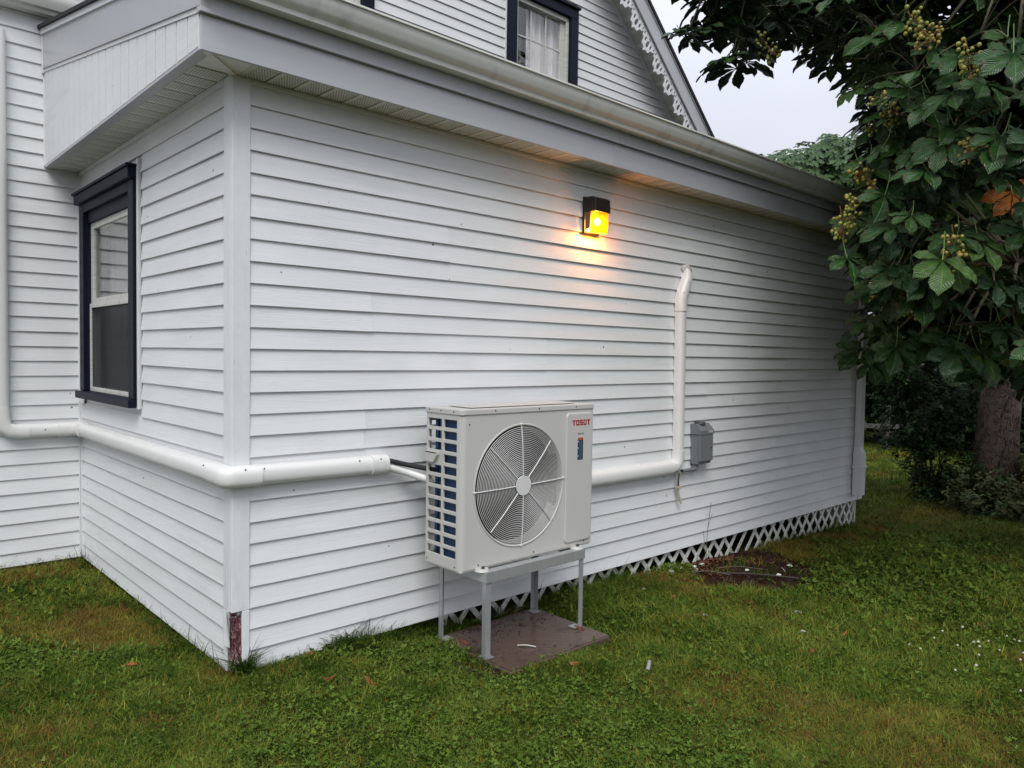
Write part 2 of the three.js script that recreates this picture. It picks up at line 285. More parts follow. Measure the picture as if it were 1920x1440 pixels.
// --- posts and corner trims
{
  const post = mesh('corner_post', merge([RB(-.017, .070, .292, YS, .0, .019, .004), RB(-.0175, -.0005, .292, YS, -.078, .0005, .004), RB(.034, .0698, .02, .2915, .0, .0188, .004), RB(-.0172, -.001, .17, .2915, -.0778, -.020, .004), RB(-.0172, -.0005, .0, .1695, -.0778, -.042, .004)]), M.trim, house);
  post.userData.label = 'white corner post torn open at its foot';
  const torn = std(lin(1, 1, 1), .8, { map: tex(128, 256, (u, v) => { const n = tile((a, b) => fbm(a, b, 5, 5), u, v, 9, 18), p = smooth(.42, .6, n), w = smooth(.55, .7, tile((a, b) => fbm(a, b, 25, 4), u, v, 12, 20)), lo = smooth(.42, .30, v + .25 * (n - .5)); const c = [lerp(.24, .42, p), lerp(.10, .25, p), lerp(.13, .29, p)]; const m = Math.max(w * .8, lo * .85 * p); return [lerp(c[0], .78, m), lerp(c[1], .74, m), lerp(c[2], .68, m)]; }, true), bumpMap: tex(128, 128, (u, v) => tile((a, b) => fbm(a, b, 5, 4), u, v, 12, 12)), bumpScale: .006 });
  const g = new THREE.BoxGeometry(.046, .27, .02, 8, 24, 2); const p = g.attributes.position; for (let i = 0; i < p.count; i++) { p.setZ(i, p.getZ(i) + .012 * (vnoise(p.getX(i) * 60, p.getY(i) * 30, 3) - .5)); p.setX(i, p.getX(i) + .01 * (vnoise(p.getY(i) * 40, 7) - .5)); } g.computeVertexNormals(); g.translate(.012, .135, -.003);
  mesh('exposed_sheathing', g, torn, house).userData.label = 'purple stained sheathing showing through the torn post';
  const s2 = mesh('exposed_sheathing', B(-.008, .01, 0, .3, -.05, -.005), torn, house);
  // the curled flap of torn vinyl
  const fl = new THREE.PlaneGeometry(.045, .17, 4, 10), q = fl.attributes.position; for (let i = 0; i < q.count; i++) { const t = (q.getX(i) + .0225) / .045; q.setZ(i, .018 * t * t * (1 + .5 * Math.sin(q.getY(i) * 22))); } fl.computeVertexNormals(); fl.rotateY(-Math.PI / 2 + .35); fl.translate(-.022, .215, -.012); mesh('torn_flap', fl, M.trim, house);
  mesh('corner_post', merge([RB(LX - .09, LX + .02, 0, YS, 0, .02, .004), RB(LX, LX + .02, 0, YS, -.09, .0, .004)]), M.trim, house);
  mesh('inside_corner_trim', merge([RB(-.020, -.001, .0, YS, zM + .0008, zM + .030, .004), RB(-.030, -.0205, .0, YS, zM + .0012, zM + .018, .003)]), M.trim, house);
  mesh('channel_trim', merge([RB(-.024, -.001, 1.150, 2.615, -1.343, -1.318, .004), RB(-.022, -.001, 1.1505, 1.168, -2.60, -1.3435, .004), RB(-.018, -.001, 1.17, 2.50, -2.600, -2.585, .004)]), M.trim, house);
}
// --- soffits: strip by strip
{
  const so = mesh('front_soffit', B(.02, LX, YS + .018, YS + .024, .0, .2), M.soffitPlain, house);
  const strip = (w, d) => { // flat perforated face with a rolled groove along one edge
    const g = B(0, w - .014, 0, .006, 0, d), q = g.attributes.uv, p = g.attributes.position; for (let i = 0; i < p.count; i++) q.setXY(i, p.getX(i) / w, p.getZ(i) / .3);
    const c = new THREE.CylinderGeometry(.0065, .0065, d, 8, 1); c.rotateX(Math.PI / 2); c.translate(w - .007, .0105, d / 2); const u = c.attributes.uv; for (let i = 0; i < u.count; i++) u.setXY(i, .05, .5); return merge([g, c]);
  };
  const gf = strip(.133, .196), n = Math.floor(LX / .133);
  for (let i = 0; i < n; i++) { const m = mesh('soffit_strip', gf, M.soffit, so); m.position.set(.01 + i * .133, YS, .002); }
  const ss = mesh('side_soffit', B(-.2, 0, YS + .018, YS + .024, zM, .0), M.soffitPlain, house);
  const gs = strip(.133, .172);
  for (let i = 0; i < 20; i++) { const m = mesh('soffit_strip', gs, M.soffit, ss); m.rotation.y = -Math.PI / 2; m.position.set(-.001, YS, zM + .004 + i * .133); }
  mesh('soffit_edge', RB(-.2275, -.174, YS - .004, YS + .012, zM, .2, .003), M.fascia, house);
  const corner = B(-.175, .012, YS + .0015, YS + .009, .0005, .1995);
  mesh('soffit_corner', corner, M.soffitPlain, house);
  const mitre = B(-.014, .014, -.007, .001, 0, .285); mitre.rotateY(-Math.PI / 4); mitre.translate(-.0, YS, .0); mesh('soffit_mitre_trim', mitre, M.soffitPlain, house);
}
// --- fascia boards, gutter, rake, roof
{
  const X0 = -.2285;
  for (const [a, b] of [[X0 + .001, 2.41], [2.413, LX + .02]]) {
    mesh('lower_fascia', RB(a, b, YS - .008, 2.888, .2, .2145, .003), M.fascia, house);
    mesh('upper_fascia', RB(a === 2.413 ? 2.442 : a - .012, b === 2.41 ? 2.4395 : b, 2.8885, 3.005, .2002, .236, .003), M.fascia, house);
  }
  // K-style gutter profile (z outward, y up)
  const pr = [[.2365, 3.078], [.2365, 2.966], [.300, 2.966], [.304, 2.985], [.310, 2.992], [.324, 3.000], [.334, 3.014], [.341, 3.034], [.350, 3.050], [.352, 3.074], [.364, 3.075], [.364, 3.084], [.349, 3.084], [.347, 3.060], [.335, 3.040], [.328, 3.018], [.318, 3.006], [.300, 2.996], [.296, 2.972], [.241, 2.972], [.241, 3.078]];
  const st = []; for (let i = 0; i <= 40; i++) { const x = lerp(X0 - .01, LX + .03, i / 40); st.push({ p: V(x, .004 * (vnoise(x * .7, 3) - .5), .004 * (vnoise(x * .9, 8) - .5)), a: V(0, 0, 1), b: V(0, 1, 0) }); }
  const g = sweep(st, pr, .5); { const p = g.attributes.position, uv = g.attributes.uv; for (let i = 0; i < p.count; i++) uv.setXY(i, p.getX(i), p.getY(i)); }
  mesh('gutter', g, M.gutter, house).userData.label = 'off-white metal gutter along the extension eave';
  // rake board at the left end
  const yb = z => 2.916 - .175 * (z - .2), yt = z => 3.09 - .194 * (z - .2);
  const rake = (z0, z1, f0, f1, x0, x1) => { const g = poly([[-z0, f0(z0)], [-z1, f0(z1)], [-z1, f1(z1)], [-z0, f1(z0)]], 0, x1 - x0); g.rotateY(Math.PI / 2); g.translate(x0, 0, 0); return g; };
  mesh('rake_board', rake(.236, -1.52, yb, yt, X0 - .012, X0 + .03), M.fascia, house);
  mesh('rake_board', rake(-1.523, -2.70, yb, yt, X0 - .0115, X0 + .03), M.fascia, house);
  mesh('rake_trim', rake(.2, -2.70, z => yb(z) - .022, z => yb(z) - .001, X0 - .005, X0 + .03), M.trim, house);
  mesh('drip_edge', rake(.24, -2.72, z => yt(z) + .001, z => yt(z) + .036, X0 - .022, X0 + .03), M.trim, house);
  mesh('shingle_edge', rake(.27, -2.74, z => yt(z) + .037, z => yt(z) + .060, X0 - .036, X0 + .05), M.shingle, house);
  mesh('rake_end_trim', RB(X0 - .016, X0 + .03, 3.38, 3.70, zM + .018, zM + .045, .003), M.trim, house);
  mesh('roof', rake(.245, -2.68, z => yt(z) + .012, z => yt(z) + .052, X0 + .051, LX + .05), M.shingle, house);
  const rp = mesh('rake_panel', rake(.19, zM, () => YS + .02, z => yb(z) - .02, X0 + .012, X0 + .028), M.trim, house);
  const nst = 21, w = (.196 - zM - .005) / nst;
  for (let i = 0; i < nst; i++) { const z1 = .196 - i * w, z0 = z1 - w + .010; mesh('panel_strip', rake(z1, z0, () => YS + .012, z => yb(z) - .023, X0, X0 + .011), M.vinyl, rp); }
  mesh('panel_corner_trim', RB(X0 - .003, X0 + .03, YS - .006, 2.888, .1965, .2005, .001), M.trim, house);
  mesh('panel_end_trim', RB(X0 - .006, X0 + .02, YS + .005, yb(zM) - .02, zM + .005, zM + .022, .003), M.trim, house);
  mesh('end_wall', merge([B(LX - .02, LX, .0, 2.9, zM, -.02), B(LX, LX + .02, YS, 3.3, zM, .2)]), M.trim, house);
  mesh('floor', B(.02, LX - .02, -.012, .0, zM, -.02), std(lin(.30, .21, .13), .85), house);
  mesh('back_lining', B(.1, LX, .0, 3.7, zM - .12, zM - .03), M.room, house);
}
// --- gutter, roof of the main house on the left, roof and rake of the gable
{
  const pr = [[.02, 0], [.02, -.12], [.09, -.12], [.10, -.10], [.12, -.09], [.14, -.05], [.15, -.02], [.15, 0]];
  mesh('main_gutter', sweep([{ p: V(-5, 3.885, zM), a: V(0, 0, 1), b: V(0, 1, 0) }, { p: V(.35, 3.885, zM), a: V(0, 0, 1), b: V(0, 1, 0) }], pr, .6), M.gutter, house);
  mesh('main_eave', B(-5, .9, 3.89, 4.02, zM - .2, zM + .03), M.fascia, house);
  const o = .27, dx = 1, dy = -SL, L = Math.hypot(dx, dy), tx = dx / L, ty = dy / L; // along the rake
  const rakeSlab = (off0, off1, z0, z1, side, y0 = 3.2) => { // slab between two offsets measured square to the slope
    const nxv = -ty * 1, nyv = tx; const P = (y, off) => { const x = rakeX(y); return [x + nxv * off, y + nyv * off]; };
    const top = [APX, apexY], a = P(y0, off0), b = P(y0, off1), k = (off) => [APX, apexY + off / Math.cos(Math.atan(SL))];
    let pts = [a, b, k(off1), k(off0)]; if (side < 0) pts = pts.map(([x, y]) => [2 * APX - x, y]); return poly(pts, z0, z1);
  };
  for (const sd of [1, -1]) {
    mesh('gable_roof', rakeSlab(.20, .24, zM - 5, zM + o + .05, sd), M.shingle, house);
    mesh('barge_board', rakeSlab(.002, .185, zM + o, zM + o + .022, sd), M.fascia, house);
    mesh('drip_edge', rakeSlab(.186, .199, zM + o - .01, zM + o + .034, sd), M.trim, house);
    mesh('gable_wall_trim', rakeSlab(-.035, -.001, zM + .001, zM + .022, sd), M.trim, house);
    mesh('rake_soffit', rakeSlab(.012, .02, zM, zM + o, sd), M.soffitPlain, house);
  }
  // perforated soffit strips under the right rake
  const pan = mesh('rake_soffit_panels', rakeSlab(.008, .0115, zM + .001, zM + o - .001, 1), M.soffitPlain, house);
  const g = B(0, .17, 0, .005, 0, o - .004); { const q = g.attributes.uv, p = g.attributes.position; for (let i = 0; i < p.count; i++) q.setXY(i, p.getX(i) / .182, p.getZ(i) / .3); }
  for (let i = 0; i < 26; i++) { const m = mesh('soffit_strip', g, M.soffit, pan); const y = 4.05 + i * .182 * -ty * 1; m.rotation.z = Math.PI - Math.atan(SL); m.position.set(rakeX(y), y + .006, zM + .002); m.rotation.z = Math.PI + Math.atan2(ty, tx); }
  // lace running trim: pierced scallops hung from the barge board
  const lace = new THREE.Shape(); lace.moveTo(0, 0); lace.lineTo(.30, 0); lace.lineTo(.30, -.03);
  lace.bezierCurveTo(.28, -.10, .25, -.05, .235, -.10); lace.bezierCurveTo(.22, -.16, .18, -.10, .15, -.155); lace.bezierCurveTo(.12, -.10, .08, -.16, .065, -.10); lace.bezierCurveTo(.05, -.05, .02, -.10, 0, -.03); lace.lineTo(0, 0);
  for (const [x, y, rx, ry] of [[.15, -.075, .028, .036], [.085, -.06, .018, .024], [.215, -.06, .018, .024], [.025, -.035, .012, .016], [.275, -.035, .012, .016], [.15, -.022, .03, .008]]) { const h = new THREE.Path(); h.absellipse(x, y, rx, ry, 0, Math.PI * 2); lace.holes.push(h); }
  const lg = new THREE.ExtrudeGeometry(lace, { depth: .014, bevelEnabled: false, curveSegments: 8 });
  const lt = mesh('lace_trim', rakeSlab(-.006, .001, zM + o - .02, zM + o - .004, 1), M.trim, house); lt.userData.label = 'white lace running trim under the barge board';
  for (let i = 0; i < 15; i++) { const m = mesh('lace_scallop', lg, M.trim, lt); const d = i * .302, y = 3.9 + d * -ty; m.position.set(rakeX(y), y, zM + o - .019); m.rotation.z = Math.PI + Math.atan2(ty, tx); m.rotation.z = Math.atan2(-ty, -tx); m.scale.y = -1.5; }
}
// --- the extension window in the side wall
function sideWindow() {
  const w = new THREE.Group(); w.name = 'window'; house.add(w); w.userData.label = 'tall black cased window with pale upper sash and dark screen below';
  const { z0, z1, y0, y1 } = W1;
  mesh('casing', merge([RB(-.040, .01, y0 - .0, y1 + .06, z0 - .105, z0 - .004, .004), RB(-.040, .01, y0, y1 + .06, z1 + .004, z1 + .105, .004), RB(-.0395, .01, y1 + .0005, y1 + .0595, z0 - .0035, z1 + .0035, .004)]), M.black, w);
  mesh('head_cap', merge([RB(-.070, -.001, y1 + .062, y1 + .125, z0 - .125, z1 + .115, .006), RB(-.082, -.001, y1 + .1255, y1 + .142, z0 - .14, z1 + .125, .004)]), M.black, w);
  mesh('sill', merge([RB(-.070, .10, y0 - .052, y0 - .002, z0 - .12, z1 + .105, .006)]), M.black, w);
  mesh('jamb', merge([B(-.02, .16, y0, y1, z0 - .0035, z0 + .010), B(-.02, .16, y0, y1, z1 - .010, z1 + .0035), B(-.012, .16, y1 - .07, y1 + .0, z0 + .0102, z1 - .0102)]), M.black, w);
  const a = z0 + .0105, b = z1 - .0105, yt = y1 - .072, ym = 1.815;
  const us = mesh('upper_sash', merge([RB(.006, .05, ym, yt, a, a + .060, .003), RB(.006, .05, ym, yt, b - .042, b, .003), RB(.0062, .05, yt - .042, yt, a + .0602, b - .0422, .003), RB(.0065, .05, ym, ym + .036, a + .0602, b - .0422, .003)]), M.sash, w);
  mesh('pane', B(.014, .018, ym + .034, yt - .04, a + .058, b - .04), M.glass, us);
  const ls = mesh('lower_sash', merge([RB(-.004, .05, y0 + .001, ym - .0005, a, a + .030, .003), RB(-.004, .05, y0 + .001, ym - .0005, b - .026, b, .003), RB(-.0038, .05, ym - .03, ym - .0006, a + .0302, b - .0262, .003), RB(-.0038, .05, y0 + .001, y0 + .03, a + .0302, b - .0262, .003)]), M.sash, w);
  mesh('insect_screen', B(.004, .0045, y0 + .029, ym - .029, a + .029, b - .025), M.screen, ls);
  mesh('pane', B(.030, .034, y0 + .029, ym - .029, a + .029, b - .025), M.glass, ls);
  const cu = new THREE.PlaneGeometry(1.05, 1.3, 60, 1); { const p = cu.attributes.position; for (let i = 0; i < p.count; i++) p.setZ(i, .025 * Math.sin(p.getX(i) * 48) + .015 * Math.sin(p.getX(i) * 101)); cu.computeVertexNormals(); }
  cu.rotateY(-Math.PI / 2); cu.translate(.16, 1.83, (z0 + z1) / 2); mesh('curtain', cu, std(lin(.26, .265, .26), .95), w);
}
sideWindow();
// --- gable windows
for (const x0 of GW.xs) {
  const w = new THREE.Group(); w.name = 'window'; w.position.set(x0, 0, zM); house.add(w); w.userData.label = x0 > 3 ? 'black cased gable window with white grid beside the rake' : 'black cased gable window cut by the roof edge';
  const W = GW.w, y1 = GW.y1, y0 = 4.0;
  mesh('casing', merge([RB(0, .125, y0, y1 - .11, 0, .05, .004), RB(W - .125, W, y0, y1 - .11, 0, .05, .004), RB(0, W, y1 - .1095, y1 - .0, .0, .0495, .004), RB(.128, .96, 4.45, 4.60, -.02, .02, .003)]), M.black, w);
  mesh('head_cap', RB(-.012, W + .012, y1 + .0005, y1 + .03, 0, .075, .004), M.black, w);
  mesh('channel_trim', merge([RB(-.02, -.001, y0, y1, 0, .02, .003), RB(W + .001, W + .02, y0, y1, 0, .02, .003), RB(-.02, W + .02, y1 + .031, y1 + .046, 0, .02, .003)]), M.trim, w);
  const fr = mesh('sash', merge([RB(.126, .168, y0, y1 - .112, -.05, .012, .004), RB(W - .168, W - .126, y0, y1 - .112, -.05, .012, .004), RB(.169, W - .169, y1 - .165, y1 - .1125, -.05, .0118, .004), RB(.1685, W - .1685, 4.605, 4.64, -.05, .0115, .003), RB(W - .235, W - .169, 4.64, y1 - .166, -.06, -.02, .004)]), M.sash, w);
  const gl = 4.64, gt = y1 - .165, gw = (W - .17 - .235 + 0) ;
  mesh('pane', B(.165, W - .17, gl, gt, -.040, -.037), M.glass, fr);
  for (const k of [1, 2]) mesh('grid_bar', RB(.168 + gw / 3 * k - .009, .168 + gw / 3 * k + .009, gl, gt, -.034, -.024, .003), M.sash, fr);
  mesh('grid_bar', RB(.168, W - .235, (gl + gt) / 2 - .009, (gl + gt) / 2 + .009, -.0338, -.0242, .003), M.sash, fr);
  const cu = new THREE.PlaneGeometry(.56, 1.3, 70, 1); { const p = cu.attributes.position; for (let i = 0; i < p.count; i++) p.setZ(i, .03 * Math.sin(p.getX(i) * 62) + .012 * Math.sin(p.getX(i) * 140)); cu.computeVertexNormals(); }
  cu.translate(W / 2 + .14, 4.9, -.13); mesh('curtain', cu, std(lin(.72, .70, .70), .95), w); const cu2 = cu.clone(); cu2.scale(.5, 1, 1); cu2.translate(-.06, 0, -.10); mesh('curtain', cu2, std(lin(.16, .17, .14), .95), w);
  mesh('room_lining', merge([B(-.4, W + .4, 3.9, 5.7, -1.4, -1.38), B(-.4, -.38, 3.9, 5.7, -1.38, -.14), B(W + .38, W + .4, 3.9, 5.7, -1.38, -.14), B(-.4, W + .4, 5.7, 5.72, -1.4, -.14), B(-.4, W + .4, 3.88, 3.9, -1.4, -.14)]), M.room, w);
}
// --- lattice skirting under the front wall
{
  const lat = mesh('lattice', B(1.3, LX - .03, -.006, -.0025, -.05, -.004), M.lattice, house); lat.userData.label = 'white diagonal lattice skirting under the long wall';
  mesh('foundation', B(-5, LX, -.9, -.002, zM - .16, zM - .03), std(lin(.34, .33, .31), .9), house);
  mesh('side_skirting', merge([B(LX - .04, LX - .02, -.9, -.013, zM, -.06), B(.04, .06, -.9, -.013, zM, -.06)]), M.lattice, house);
  const per = .166, wd = .032, r = rng(12);
  for (const dir of [1, -1]) for (let x = 1.2; x < LX + .3; x += per) {
    const xx = x + (r() - .5) * .012; if (dir < 0 && x > 4.45 && x < 4.72) continue;
    const yb = Math.max(-.42, gy(clamp(xx, 0, LX), 0) - .05), h = -.004 - yb, slope = 1.12 + (r() - .5) * .05;
    // strip through (xx, mid) leaning by dir, cut level at top and bottom
    const t = wd * Math.sqrt(1 + 1 / (slope * slope)) / 2, sx = h / slope * dir / 2;
    let P = [[xx - sx - t, yb], [xx - sx + t, yb], [xx + sx + t, -.004], [xx + sx - t, -.004]].map(([a, b]) => [clamp(a, 1.25, LX - .03), b]);
    if (Math.abs(P[0][0] - P[1][0]) < 1e-4 && Math.abs(P[2][0] - P[3][0]) < 1e-4) continue;
    const z = dir > 0 ? -.030 : -.0385; const g = poly(P, z, z + .0082); { const q = g.attributes.uv; for (let i = 0; i < q.count; i++) q.setXY(i, q.getX(i) + x, q.getY(i)); }
    mesh('lattice_strip', g, M.lattice, lat);
  }
}
// --- downspout at the far end of the wall
{
  const rect = (w, d) => { const out = []; const n = 5; for (let i = 0; i < n; i++) out.push([d, lerp(-w, w, i / (n - 1)) * 1]); return [[.004, -w], ...out.map(([a, b], i) => [a - (i % 2 ? .006 : 0), b]), [.004, w]]; };
  const ds = mesh('downspout', sweep([{ p: V(6.74, .12, .022), a: V(0, 0, 1), b: V(1, 0, 0) }, { p: V(6.74, 2.55, .022), a: V(0, 0, 1), b: V(1, 0, 0) }, { p: V(6.74, 2.68, .10), a: V(0, .5, 1), b: V(1, 0, 0) }, { p: V(6.74, 2.96, .24), a: V(0, .5, 1), b: V(1, 0, 0) }], rect(.042, .062), .5), M.trim, house);
  mesh('downspout_sleeve', sweep([{ p: V(6.735, .07, .023), a: V(0, 0, 1), b: V(1, 0, 0) }, { p: V(6.735, .52, .023), a: V(0, 0, 1), b: V(1, 0, 0) }, { p: V(6.735, .60, .023), a: V(0, 0, .6), b: V(.5, 0, 0) }], rect(.062, .086), .5), M.trim, ds);
  mesh('strap', RB(6.66, 6.82, .36, .385, .02, .114, .003), M.trim, ds);
}

// ------------------------------------------------------------------ line-set covers
const dsec = (() => { const w = .0465, d = .066, o = [[.0, -w]]; for (let i = 0; i <= 12; i++) { const a = -Math.PI / 2 + Math.PI * i / 12; const cx = Math.sign(Math.cos(a)) * Math.pow(Math.abs(Math.cos(a)), .72), sx = Math.sign(Math.sin(a)) * Math.pow(Math.abs(Math.sin(a)), .72); o.push([.016 + (d - .016) * cx, w * sx]); } o.push([.0, w]); return o; })();
const scaleSec = (s, k, d0 = 0) => s.map(([d, h]) => [d * k + d0, h * k]);
{
  const t = thing('line_set_cover', 'white plastic pipe cover wrapping round the corner post below the window', 'pipe cover', [-.49, .935, zM]);
  t.position.set(0, 0, 0);
  const up = V(0, 1, 0), zp = V(0, 0, 1), xm = V(-1, 0, 0), xp = V(1, 0, 0), y = .932, o = .014;
  const place = g => g;
  mesh('upright_cover', place(sweep([{ p: V(-.50, 3.6, zM + o), a: zp, b: xp }, { p: V(-.50, 1.04, zM + o), a: zp, b: xp }], dsec, .6)), M.duct, t);
  mesh('elbow', sweep([{ p: V(-.50, 1.10, zM + o), a: zp, b: xp }, { p: V(-.50, 1.04, zM + o), a: zp, b: xp }, { p: V(-.485, .97, zM + o), a: zp, b: V(.9, .42, 0) }, { p: V(-.45, y + .01, zM + o), a: zp, b: V(.42, .9, 0) }, { p: V(-.40, y, zM + o), a: zp, b: up }, { p: V(-.34, y, zM + o), a: zp, b: up }], scaleSec(dsec, 1.07), .6), M.duct, t);
  mesh('horizontal_cover', sweep([{ p: V(-.40, y, zM + o), a: zp, b: up }, { p: V(-.06, y, zM + o), a: zp, b: up }], dsec, .6), M.duct, t);
  mesh('inside_elbow', sweep([{ p: V(-.17, y, zM + o), a: zp, b: up }, { p: V(-.0, y, zM + o), a: V(-1.0, 0, 1.0), b: up }, { p: V(-o, y, zM + .20), a: xm, b: up }].map((s, i) => i === 1 ? { p: V(-o, y, zM + o), a: V(-1, 0, 1), b: up } : s), scaleSec(dsec, 1.08), .6), M.duct, t);
  mesh('side_cover', sweep([{ p: V(-o, y, zM + .12), a: xm, b: up }, { p: V(-o, y - .002, -.10), a: xm, b: up }], dsec, .6), M.duct, t);
  const c = [], n = 8; for (let i = 0; i <= n; i++) { const a = i / n * Math.PI / 2; c.push({ p: V(-.021 + .0 * a, y - .004, .021), a: V(-Math.cos(a), 0, Math.sin(a)), b: up }); }
  mesh('corner_elbow', sweep([{ p: V(-.021, y - .003, -.12), a: xm, b: up }, ...c, { p: V(.10, y - .005, .021), a: zp, b: up }], scaleSec(dsec, 1.06), .6), M.duct, t);
  mesh('front_cover', sweep([{ p: V(.09, y - .005, .016), a: zp, b: up }, { p: V(.72, y - .010, .014), a: zp, b: up }], dsec, .6), M.duct, t);
  mesh('end_collar', sweep([{ p: V(.70, y - .010, .013), a: zp, b: up }, { p: V(.765, y - .0105, .013), a: zp, b: up }, { p: V(.768, y - .0105, .013), a: zp.clone().multiplyScalar(.97), b: V(0, .97, 0) }, { p: V(.80, y - .011, .013), a: zp.clone().multiplyScalar(.97), b: V(0, .97, 0) }], scaleSec(dsec, 1.12), .5), M.duct, t);
}
{
  const t = thing('line_set_cover', 'white plastic pipe cover rising up the wall beside the grey switch box', 'pipe cover');
  const up = V(0, 1, 0), zp = V(0, 0, 1), xp = V(1, 0, 0), x = 3.465, y = .665, o = .014, k = .92;
  const S = scaleSec(dsec, k), S2 = scaleSec(dsec, k * 1.08);
  mesh('upright_cover', sweep([{ p: V(x, .74, o), a: zp, b: xp }, { p: V(x - .012, 1.93, o), a: zp, b: xp }], S, .6), M.duct, t);
  mesh('top_elbow', sweep([{ p: V(x - .012, 1.86, o), a: zp, b: xp }, { p: V(x - .012, 1.955, o), a: zp, b: xp }, { p: V(x + .01, 2.01, o), a: zp, b: V(.93, -.36, 0) }, { p: V(x + .03, 2.045, o), a: zp, b: V(.86, -.5, 0) }], S2, .5), M.duct, t);
  mesh('wall_inlet', sweep([{ p: V(x + .02, 2.03, o), a: V(0, .0, 1), b: V(.86, -.5, 0) }, { p: V(x + .065, 2.115, o - .002), a: zp, b: V(.86, -.5, 0) }, { p: V(x + .095, 2.165, o - .012), a: V(0, .1, .8), b: V(.8, -.45, 0) }, { p: V(x + .105, 2.185, -.002), a: V(0, .1, .4), b: V(.66, -.4, 0) }], S, .6), M.duct, t);
  mesh('sealant', (() => { const g = new THREE.SphereGeometry(.055, 16, 10); const p = g.attributes.position; for (let i = 0; i < p.count; i++) { const n = .75 + .5 * vnoise(p.getX(i) * 60, p.getY(i) * 60, p.getZ(i) * 60); p.setXYZ(i, p.getX(i) * n * 1.15, p.getY(i) * n * .7, p.getZ(i) * n * .25); } g.computeVertexNormals(); g.translate(x + .085, 2.19, .012); return g; })(), std(lin(.55, .54, .5), .8), t);
  mesh('bottom_elbow', sweep([{ p: V(x, .79, o), a: zp, b: xp }, { p: V(x, .73, o), a: zp, b: xp }, { p: V(x - .010, .695, o), a: zp, b: V(.92, -.38, 0) }, { p: V(x - .045, .672, o), a: zp, b: V(.38, -.92, 0) }, { p: V(x - .09, y, o), a: zp, b: V(0, -1, 0) }, { p: V(x - .12, y, o), a: zp, b: V(0, -1, 0) }], S2, .6), M.duct, t);
  mesh('horizontal_cover', sweep([{ p: V(x - .10, y, o), a: zp, b: up }, { p: V(1.8, y + .01, o), a: zp, b: up }], scaleSec(dsec, 1.1), .6), M.duct, t);
}
for (const [x, y, z, i] of [[-.46, .985, zM + .06, 0], [-.25, .94, zM + .082, 0], [-.086, .968, -.14, 0], [-.084, .905, -.02, 0], [.02, .965, .086, 0], [.11, .962, .084, 0], [.62, .955, .079, 0], [.745, .955, .084, 0], [3.43, 2.0, .077, 1], [3.50, 2.08, .074, 1], [3.45, 1.90, .076, 1], [3.46, .76, .077, 1], [3.39, .69, .076, 1], [2.9, .68, .083, 1]]) { const g = new THREE.SphereGeometry(.0042, 8, 6); g.scale(1, 1, .6); g.translate(x, y, z); const cs = scene.children.filter(o => o.name.startsWith('line_set_cover')); mesh('screw', g, M.screw, cs[i]); }
tag(mesh('refrigerant_line', tube([V(.70, .945, .05), V(.80, .938, .055), V(.90, .912, .09), V(1.02, .885, .20), V(1.2, .86, .22)], .014, 40, 10), M.foam), 'black insulated pipe running from the pipe cover into the heat pump', 'pipe');
tag(mesh('wiring_conduit', tube([V(.70, .905, .045), V(.80, .902, .05), V(.90, .872, .08), V(1.0, .832, .17), V(1.2, .80, .22)], .021, 40, 10), M.duct), 'white flexible conduit below the black pipe entering the heat pump', 'conduit');
{
  const t = thing('drain_hose', 'thin beige drain hose hanging below the pipe cover elbow', 'hose');
  mesh('hose', tube([V(3.46, .63, .05), V(3.463, .55, .045), V(3.468, .47, .042), V(3.49, .40, .05), V(3.497, .375, .055)], .0095, 30, 8), M.hose, t);
  mesh('clip', RB(3.445, 3.485, .495, .515, .028, .062, .004), M.hose, t);
  mesh('wire', tube([V(3.452, .62, .06), V(3.449, .56, .058), V(3.455, .50, .056)], .004, 16, 6), M.foam, t);
}
{
  const t = thing('switch_box', 'grey metal disconnect box mounted on the siding by the pipe cover', 'electrical box');
  mesh('case', RB(3.665, 3.840, .668, .935, .012, .088, .004), M.boxGrey, t);
  mesh('cover', merge([RB(3.660, 3.845, .690, .932, .0885, .104, .005), (() => { const g = poly([[.012, .985], [.060, .985], [.108, .935], [.108, .905], [.012, .905]], 0, .189); g.rotateY(-Math.PI / 2); g.translate(3.847, 0, 0); return g; })()]), M.boxGrey, t);
  mesh('top_hub', (() => { const g = new THREE.CylinderGeometry(.04, .045, .018, 20); g.translate(3.74, .992, .045); return g; })(), M.boxDark, t);
  mesh('latch', RB(3.815, 3.828, .79, .80, .1042, .110, .002), M.boxDark, t);
  mesh('label_plate', RB(3.77, 3.83, .916, .934, .1082, .1090, .0003), std(lin(.42, .42, .41), .6), t);
  mesh('conduit_fitting', merge([tube([V(3.70, .672, .05), V(3.70, .648, .05), V(3.685, .632, .05), V(3.62, .628, .05), V(3.50, .628, .05)], .014, 30, 10), (() => { const g = new THREE.CylinderGeometry(.022, .022, .02, 12); g.rotateZ(Math.PI / 2); g.translate(3.66, .63, .05); return g; })()]), M.boxGrey, t);
}
